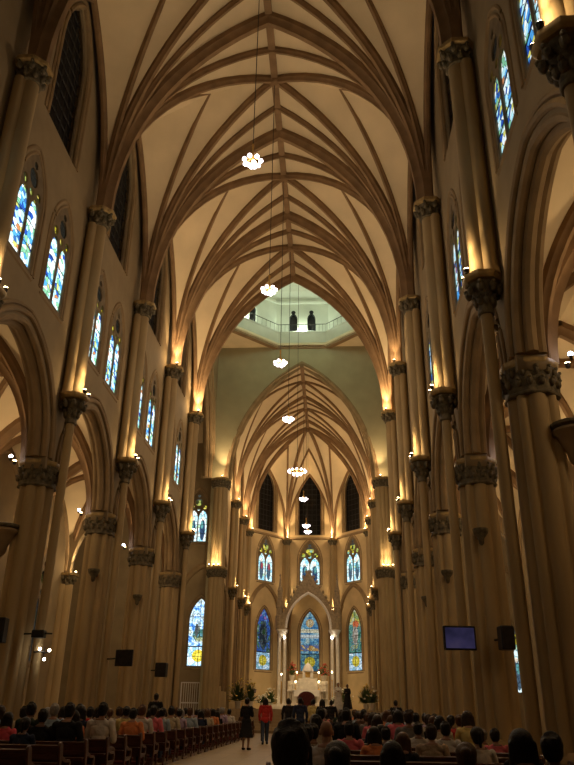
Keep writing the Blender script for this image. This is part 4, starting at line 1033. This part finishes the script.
def body(pose, fem=False):
    """one continuous body; returns mesh and the joints. Faces +Y, origin on the floor"""
    J = {}
    sit = pose.startswith('sit')
    hip = .5 if sit else .92
    fwd = .03 if sit else 0
    sh = hip + ((.47 if not fem else .45) if sit else (.52 if not fem else .49)); shx = .195 if not fem else .17
    J['hip'] = (0, 0, hip); J['chest'] = (0, .02, hip + .34); J['neck'] = (0, fwd, sh + .06); J['head'] = (0, fwd + .035, sh + .2)
    limbs = []   # (name, a, ra, b, rb)
    for s, sd in ((-1, 'l'), (1, 'r')):
        S = (s * shx, 0, sh - .02)
        if pose == 'sit': E_, H_ = (s * (shx + .06), .05, sh - .29), (s * .1, .30, sh - .36)
        elif pose == 'sit_pray': E_, H_ = (s * (shx + .05), .12, sh - .27), (s * .035, .30, sh - .10)
        elif pose == 'walk': E_, H_ = (s * (shx + .06), -.03 * s, sh - .29), (s * (shx + .05), .1 - .08 * s, sh - .53)
        elif pose == 'fold': E_, H_ = (s * (shx + .06), .02, sh - .28), (s * .05, .23, sh - .25)
        else: E_, H_ = (s * (shx + .07), -.02, sh - .29), (s * (shx + .06), .06, sh - .54)
        k_ = .9 if fem else 1
        limbs += [('arm', S, .056 * k_, E_, .044 * k_), ('fore', E_, .043 * k_, H_, .029 * k_)]
        hx, hy, hz = H_; dn = (Vector(H_) - Vector(E_)).normalized()
        pal = Vector(H_) + dn * .045; side = Vector((s, 0, 0)); side = (side - dn * side.dot(dn)).normalized(); up = dn.cross(side)
        limbs.append(('hand', tuple(H_), .028, tuple(pal + dn * .02), .030))
        for f in range(4):
            base = pal + side * (.024 - f * .0165) + dn * .032; ln = (.062, .074, .078, .068)[f] if s else 0
            m_ = base + dn * ln * .55 + up * (-.006); e_ = m_ + dn * ln * .45 + up * (-.022) * (1 if s > 0 else -1)
            limbs += [('hand', tuple(base), .0095, tuple(m_), .009), ('hand', tuple(m_), .009, tuple(e_), .0075)]
        tb = Vector(H_) + dn * .02 - side * .022; limbs += [('hand', tuple(tb), .0115, tuple(tb - side * .022 + dn * .03), .0105), ('hand', tuple(tb - side * .022 + dn * .03), .0105, tuple(tb - side * .026 + dn * .062), .0085)]
        if sit: P_, K_, A_ = (s * .095, .02, hip - .0), (s * .11, .43, .50), (s * .11, .44, .09)
        elif pose == 'walk': P_, K_, A_ = (s * .09, 0, hip), (s * .095, .03 + .07 * s, .49), (s * .09, -.06 + .16 * s, .085)
        else: P_, K_, A_ = (s * .09, 0, hip), (s * .1, .015, .49), (s * .1, -.02, .085)
        limbs += [('thigh', P_, .082, K_, .056), ('shin', K_, .054, A_, .036), ('foot', A_, .038, (A_[0], A_[1] - .01, .045), .042), ('foot', (A_[0], A_[1], .04), .04, (A_[0] + s * .015, A_[1] + .16, .032), .032)]
    mb = MB()
    for nm, a, ra, b, rb in limbs: capsule(mb, a, ra, b, rb)
    w = 1 if not fem else .9
    eblob(mb, (0, -.01, hip + .02), .165 if not fem else .17, .12, .12)
    eblob(mb, (0, .0, hip + .17), .14 * w, .105, .17); eblob(mb, (0, .01, hip + .34), .175 * w, .118, .17)
    eblob(mb, (0, -.005, sh - .03), .19 * w, .085, .075); eblob(mb, (0, -.02, sh + .01), .12 * w, .07, .07)
    if fem:
        for s in (-1, 1): eblob(mb, (s * .075, .10, hip + .33), .07, .06, .065)
    capsule(mb, (0, -.01, sh - .02), .06 * w, (0, J['head'][1] - .02, sh + .13), .052 * w)
    hx, hy, hz = J['head']
    eblob(mb, (0, hy - .012, hz + .025), .076, .096, .095); eblob(mb, (0, hy + .02, hz - .045), .058, .07, .075)
    capsule(mb, (0, hy + .085, hz + .015), .013, (0, hy + .112, hz - .028), .017)           # nose
    eblob(mb, (0, hy + .072, hz - .105), .026, .022, .02)                                     # chin
    for s in (-1, 1):
        eblob(mb, (s * .079, hy - .008, hz - .012), .012, .022, .034)                         # ears
        eblob(mb, (s * .034, hy + .072, hz - .03), .024, .02, .026)                           # cheeks
        capsule(mb, (s * .018, hy + .086, hz + .032), .010, (s * .05, hy + .074, hz + .032), .010)  # brow
    capsule(mb, (-.022, hy + .084, hz - .066), .009, (.022, hy + .084, hz - .066), .009)      # lips
    me = remeshed(mb, .0088, .32, 'person body', 3)
    me.materials.append(SK[0]); me.materials.append(M['eye']); me.materials.append(M['lip'])
    hv = Vector((hx, hy, hz))
    for p in me.polygons:
        c = p.center
        for s in (-1, 1):
            if (c - Vector((s * .033, hy + .085, hz + .008))).length < .013: p.material_index = 1
        if abs(c.x) < .024 and abs(c.z - (hz - .066)) < .009 and c.y > hy + .07: p.material_index = 2
    # regions for clothing
    segs = [(nm, Vector(a), Vector(b), (ra + rb) / 2) for nm, a, ra, b, rb in limbs]
    segs += [('torso', Vector((0, 0, hip)), Vector((0, .01, hip + .36)), .13), ('torso', Vector((-shx * .7, 0, sh - .03)), Vector((shx * .7, 0, sh - .03)), .08), ('neck', Vector((0, 0, sh + .045)), Vector((0, .02, sh + .14)), .052), ('head', hv + Vector((0, 0, -.05)), hv + Vector((0, 0, .05)), .085)]
    def seg_d(p, a, b, r):
        ab = b - a; t = max(0, min(1, (p - a).dot(ab) / max(1e-9, ab.length_squared))); return (p - a - ab * t).length - r
    reg = []
    for p in me.polygons:
        c = p.center; reg.append(min(segs, key=lambda s_: seg_d(c, s_[1], s_[2], s_[3]))[0])
    J['reg'] = reg; J['sh'] = sh; J['hipz'] = hip; J['shx'] = shx
    return me, J
def shell(me, J, test, off, name):
    """clothing: the body's own surface lifted outwards"""
    idx = {}; vs = []; fs = []
    for p, r in zip(me.polygons, J['reg']):
        if test(r, p.center):
            f = []
            for vi in p.vertices:
                if vi not in idx:
                    v = me.vertices[vi]; idx[vi] = len(vs)
                    o = off * (1 + .5 * math.sin(v.co.x * 37 + v.co.z * 29) * math.sin(v.co.y * 31 + v.co.z * 17)); vs.append(tuple(v.co + v.normal * o))
                f.append(idx[vi])
            fs.append(tuple(f))
    m_ = bpy.data.meshes.new(name); m_.from_pydata(vs, [], fs); m_.update()
    m_.polygons.foreach_set('use_smooth', [True] * len(m_.polygons)); m_.materials.append(M['white']); return m_
def hair_mesh(J, style):
    hx, hy, hz = J['head']; mb = MB(); rnd = random.Random(len(style))
    eblob(mb, (0, hy - .022, hz + .03), .098, .108, .096)
    eblob(mb, (0, hy - .045, hz - .02), .09, .075, .09)
    if style == 'short':
        for i in range(24):
            a = rnd.uniform(0, 2 * PI); e = rnd.uniform(.2, 1.5); mb.ball((.08 * math.cos(a) * math.cos(e), hy - .03 + .09 * math.sin(a) * math.cos(e), hz + .04 + .088 * math.sin(e)), .02, 7, 5)
    if style == 'long':
        for i in range(-4, 5):
            x = i * .022; capsule(mb, (x, hy - .08 + abs(i) * .008, hz + .0), .034, (x * 1.25, hy - .105 + abs(i) * .01, hz - .30 - .02 * (i % 2)), .022)
        for s in (-1, 1): capsule(mb, (s * .08, hy - .01, hz + .02), .03, (s * .1, hy - .04, hz - .22), .022)
    if style == 'bun':
        eblob(mb, (0, hy - .13, hz + .04), .05, .045, .045)
    if style == 'tail':
        eblob(mb, (0, hy - .12, hz + .03), .035, .03, .035); capsule(mb, (0, hy - .13, hz + .02), .032, (0, hy - .115, hz - .22), .014)
    me = remeshed(mb, .011, .5, 'hair ' + style, 2)
    # uncover the face
    bm = bmesh.new(); bm.from_mesh(me)
    kill = [v for v in bm.verts if v.co.y > hy + .03 - (v.co.z - hz) * -.35 and v.co.z < hz + .075 and v.co.z > hz - .2 and abs(v.co.x) < .085 and v.co.y > hy + .0]
    bmesh.ops.delete(bm, geom=kill, context='VERTS'); bm.to_mesh(me); bm.free()
    me.materials.append(HR['black']); return me
KIT = {}
for pose, fem in (('sit', False), ('sit', True), ('sit_pray', True), ('stand', False), ('stand', True), ('walk', False), ('fold', True)):
    me, J = body(pose, fem); sh = J['sh']; hip = J['hipz']; shx = J['shx']
    low = hip - .06 if pose.startswith('sit') else hip - .12
    kit = {'body': me}
    kit['shirt'] = shell(me, J, lambda r, c: (r in ('torso', 'arm') or (r == 'thigh' and c.z > hip - .02 and c.y < .06)) and not (c.z > sh + .03 and abs(c.x) < .075), .014, 'shirt')
    kit['sleeved'] = shell(me, J, lambda r, c: (r in ('torso', 'arm', 'fore') or (r == 'thigh' and c.z > hip - .02 and c.y < .06)) and not (c.z > sh + .03 and abs(c.x) < .075), .017, 'jacket')
    kit['trousers'] = shell(me, J, lambda r, c: r in ('thigh', 'shin') or (r == 'torso' and c.z < hip + .08), .011, 'trousers')
    kit['shoes'] = shell(me, J, lambda r, c: r == 'foot' and c.z < .1, .006, 'shoes')
    for st in ('short', 'long', 'bun', 'tail'): kit['hair_' + st] = hair_mesh(J, st)
    if not pose.startswith('sit'):
        mb = MB(); mb.quadstrip([[((.155 + f * .10) * math.cos(a) * (1 + .03 * math.sin(a * 7)), -.0 + (.125 + f * .1) * math.sin(a) * (1 + .03 * math.sin(a * 7)), hip + .1 - f * .62) for a in [2 * PI * j / 28 for j in range(28)]] for f in (0, .15, .3, .6, 1)])
        kit['skirt'] = mb.mesh('skirt', True); kit['skirt'].materials.append(M['white'])
        mb = MB(); mb.quadstrip([[((.16 + f * .2) * math.cos(a) * (1 + .05 * math.sin(a * 8) * f), (.13 + f * .18) * math.sin(a) * (1 + .05 * math.sin(a * 8) * f), sh - .15 - f * (sh - .2)) for a in [2 * PI * j / 32 for j in range(32)]] for f in (0, .15, .3, .6, 1)])
        kit['robe'] = mb.mesh('robe', True); kit['robe'].materials.append(M['white'])
    KIT[(pose, fem)] = kit
def part(nm, me, m_, par):
    o = bpy.data.objects.new(nm, me); C.objects.link(o); o.parent = par
    o.material_slots[0].link = 'OBJECT'; o.material_slots[0].material = m_; return o
def person(x, y, z, label, group, pose='sit', fem=False, top='white', bottom='black', hair='short', hcol='black', sk=0, rz=0, sc_=1.0, sleeved=False, far=False, extra=None):
    kit = KIT[(pose, fem)]
    b = bpy.data.objects.new('person', kit['body']); C.objects.link(b); b.location = (x, y, z); b.rotation_euler = (0, 0, rz); b.scale = (sc_,) * 3
    b.material_slots[0].link = 'OBJECT'; b.material_slots[0].material = SK[sk % 3]
    tag(b, label, 'person', group)
    part('jacket' if sleeved else 'shirt', kit['sleeved' if sleeved else 'shirt'], cloth(top), b)
    if extra in ('skirt', 'robe'): part(extra, kit[extra], cloth(bottom if extra == 'skirt' else top), b)
    if extra != 'robe' and extra != 'skirt': part('trousers', kit['trousers'], cloth(bottom), b)
    if not far: part('shoes', kit['shoes'], cloth('black'), b)
    if hair: part('hair', kit['hair_' + hair], HR[hcol], b)
    return b
occupied = {}
def seat_name(blk, row, x):
    return 'seated in the %s pews, row %s from camera' % (blk, num(row + 1))
GS = 'worshippers seated in the pews'
def seat(blk, row, x, **kw):
    """seat a person on a pew; the label says clothing, hair, block, row and place from the aisle"""
    y0 = YL0 if blk == 'left' else YR0
    occupied.setdefault((blk, row), []).append((x, kw))
# people who can be told apart in the photograph: (block, row, x)
def rowof(blk, y): return max(0, round((y - (YL0 if blk == 'left' else YR0)) / PITCH))
S = seat
S('right', 0, 1.84, top='brown', hair='short', hcol='black', sk=1, sleeved=True, sc_=.965)
S('right', 1, 2.06, top='black', hair='bun', fem=True, sk=2, sc_=.89)
S('right', rowof('right', 9.5), 1.95, top='white', hair=None, sk=1, sc_=.93)
S('right', rowof('right', 12.5), 1.76, top='cream', hair='short', sk=0, sc_=.95)
S('right', rowof('right', 12.6), 2.28, top='pink', hair='short', sk=1, sc_=.88)
S('right', rowof('right', 11.8), 2.62, top='orange', hair='long', fem=True, sk=0, sc_=.87)
S('right', rowof('right', 12.2), 3.42, top='beige', hair='short', hcol='dark brown', sk=1, sc_=.88)
S('right', rowof('right', 13.2), 3.8, top='white', hair='short', sk=0, sc_=.9)
S('right', rowof('right', 10.6), 3.85, top='white', hair='tail', fem=True, sk=1, sc_=.9)
S('right', rowof('right', 7), 3.06, top='orange', hair='bun', hcol='brown', fem=True, sk=1, sc_=.86)
S('right', rowof('right', 6.9), 3.5, top='black', hair='long', fem=True, sk=2, sleeved=True, sc_=.94)
S('right', rowof('right', 6.0), 3.72, top='red', hair='short', sk=2, sc_=.9)
S('right', rowof('right', 6.9), 2.5, top='black', hair='long', fem=True, sk=2, sc_=.86)
S('left', rowof('left', 14.3), -3.85, top='bright pink', hair='long', fem=True, sk=1, sc_=.95)
S('left', rowof('left', 14.3), -3.2, top='black', hair='short', sk=2, sc_=.97)
S('left', rowof('left', 15.9), -2.5, top='white', hair='short', sk=0, sc_=1.07)
S('left', rowof('left', 15.0), -3.05, top='orange', hair='long', fem=True, sk=1, sc_=.98)
S('left', rowof('left', 15.9), -3.95, top='dark green', hair='short', sk=2, sc_=1.06)
S('left', rowof('left', 17.0), -4.6, top='cream', hair='short', sk=0)
S('left', rowof('left', 17.0), -2.9, top='brown', hair='long', fem=True, sk=1)
S('left', rowof('left', 17.0), -3.93, top='pale blue', hair='short', hcol='grey', sk=0, sc_=1.05)
S('left', rowof('left', 18.1), -3.8, top='red', hair='short', sk=2, sc_=1.05)
S('left', rowof('left', 18.1), -2.55, top='orange', hair='short', sk=1, sc_=1.0)
S('left', rowof('left', 12.9), -3.0, top='dark blue', hair='tail', fem=True, sk=2, sc_=.9)
rnd = random.Random(21)
TOPS = ['black', 'dark blue', 'white', 'grey', 'red', 'brown', 'cream', 'pale blue', 'black', 'dark green', 'pink', 'beige', 'orange', 'white', 'lilac', 'black', 'yellow', 'dark blue']
for blk, n, xs in (('left', NL, (-4.6, -4.0, -3.4, -2.7)), ('right', NR, (1.7, 2.3, 2.9, 3.5, 4.1, 4.6))):
    for r in range(n):
        have = [x for x, _ in occupied.get((blk, r), [])]
        for x in xs:
            y = (YL0 if blk == 'left' else YR0) + PITCH * r
            if any(abs(x - h) < .5 for h in have): continue
            if blk == 'left' and y < 13.0: continue
            near = blk == 'right' and y < 14.5
            if near and (y < 5.4 or x > 4.4 and y < 9 or rnd.random() < .33): continue
            if not near and rnd.random() > (.78 if y < 26 else .6): continue
            fem = rnd.random() < .5
            S(blk, r, x + rnd.uniform(-.05, .05), top=rnd.choice(['black', 'dark blue', 'brown', 'black', 'dark green']) if near and y < 11 else TOPS[rnd.randrange(len(TOPS))], fem=fem, hair=rnd.choice(['long', 'bun', 'tail', 'long']) if fem else 'short', hcol=rnd.choice(['black', 'black', 'dark brown', 'black', 'brown', 'black', 'dark brown', 'grey']), sk=rnd.randrange(3), sc_=rnd.uniform(.82, .88) if near else rnd.uniform(.96, 1.06))
HN = {'short': 'short', 'long': 'long', 'bun': 'tied up', 'tail': 'ponytailed'}
for (blk, r), lst in sorted(occupied.items()):
    lst = sorted(lst, key=lambda q: abs(q[0]))
    y = (YL0 if blk == 'left' else YR0) + PITCH * r
    for j, (x, kw) in enumerate(lst):
        hs = 'bald head' if kw.get('hair') is None else '%s %s hair' % (HN[kw['hair']], kw.get('hcol', 'black'))
        lab = 'person in %s, %s, %s pew row %s, %s from aisle' % (kw['top'], hs, blk, num(r + 1), ORD[j])
        bt = rnd.choice(['black', 'blue jeans', 'brown', 'grey'])
        kw = dict(kw); kw.setdefault('bottom', bt)
        person(x, y + .0, 0, lab, GS, pose='sit' if not (kw.get('fem') and r % 3 == 0) else 'sit_pray', rz=rnd.uniform(-.2, .2), far=y > 18, **kw)
# standing people
GA_ = 'people standing and walking in the central aisle'
person(-1.1, 28.6, 0, 'woman in a dark dress standing alone in the aisle on the left, hands folded', GA_, 'fold', True, 'black', 'black', 'bun', 'black', 1, -.3, .98, True, extra='skirt')
person(-.84, 33.4, 0, 'person in a red jacket and blue jeans walking up the central aisle', GA_, 'walk', False, 'red', 'blue jeans', 'long', 'black', 1, .1, 1.0, True)
st = [(.0, 35.5, 'stand', False, 'black', 'black', 'short', 'person in black clothes standing in the aisle right of the red jacket'),
      (.7, 31.5, 'stand', False, 'dark blue', 'black', 'short', 'person in dark blue standing in the aisle behind the near heads'),
      (1.1, 36.5, 'stand', False, 'yellow', 'brown', 'short', 'person in a pale yellow shirt standing at the head of the aisle'),
      (1.55, 33.0, 'stand', True, 'black', 'black', 'long', 'long haired woman in black standing at the right edge of the aisle'),
      (.45, 39.5, 'stand', True, 'white', 'grey', 'tail', 'woman in a white blouse waiting near the front of the aisle'),
      (-1.2, 37.0, 'stand', True, 'pink', 'black', 'tail', 'woman in a pink top standing in the aisle beside the left pews'),
      (.9, 42.0, 'stand', False, 'cream', 'brown', 'short', 'person in cream standing before the chancel steps'),
      (-.4, 43.5, 'stand', False, 'grey', 'black', 'short', 'person in grey standing before the chancel steps, left of the cream shirt'),
      (1.9, 40.5, 'stand', False, 'black', 'black', 'short', 'person in black standing before the right front pews'),
      (4.75, 35.2, 'stand', False, 'black', 'black', 'short', 'tall dark figure standing by the right pier at the nave end'),
      (-4.9, 30.6, 'stand', False, 'black', 'black', 'short', 'person in black standing against the fifth left pier')]
for x, y, po, fe, tp, bt, h, lab in st:
    person(x, y, 0, lab, GA_, po, fe, tp, bt, h, 'black', rnd.randrange(3), rnd.uniform(-.2, .2), rnd.uniform(.97, 1.04), True)
person(2.35, 57.8, 1.36, 'minister in a white robe standing right of the altar', 'clergy in the sanctuary', 'fold', False if ('fold', False) in KIT else True, 'white', 'white', 'short', 'black', 1, PI, 1.05, True, extra='robe')
person(3.0, 57.0, 1.36, 'server in a black robe standing beside the white robed minister', 'clergy in the sanctuary', 'fold', True, 'black', 'black', 'short', 'black', 2, 2.8, .98, True, extra='robe')
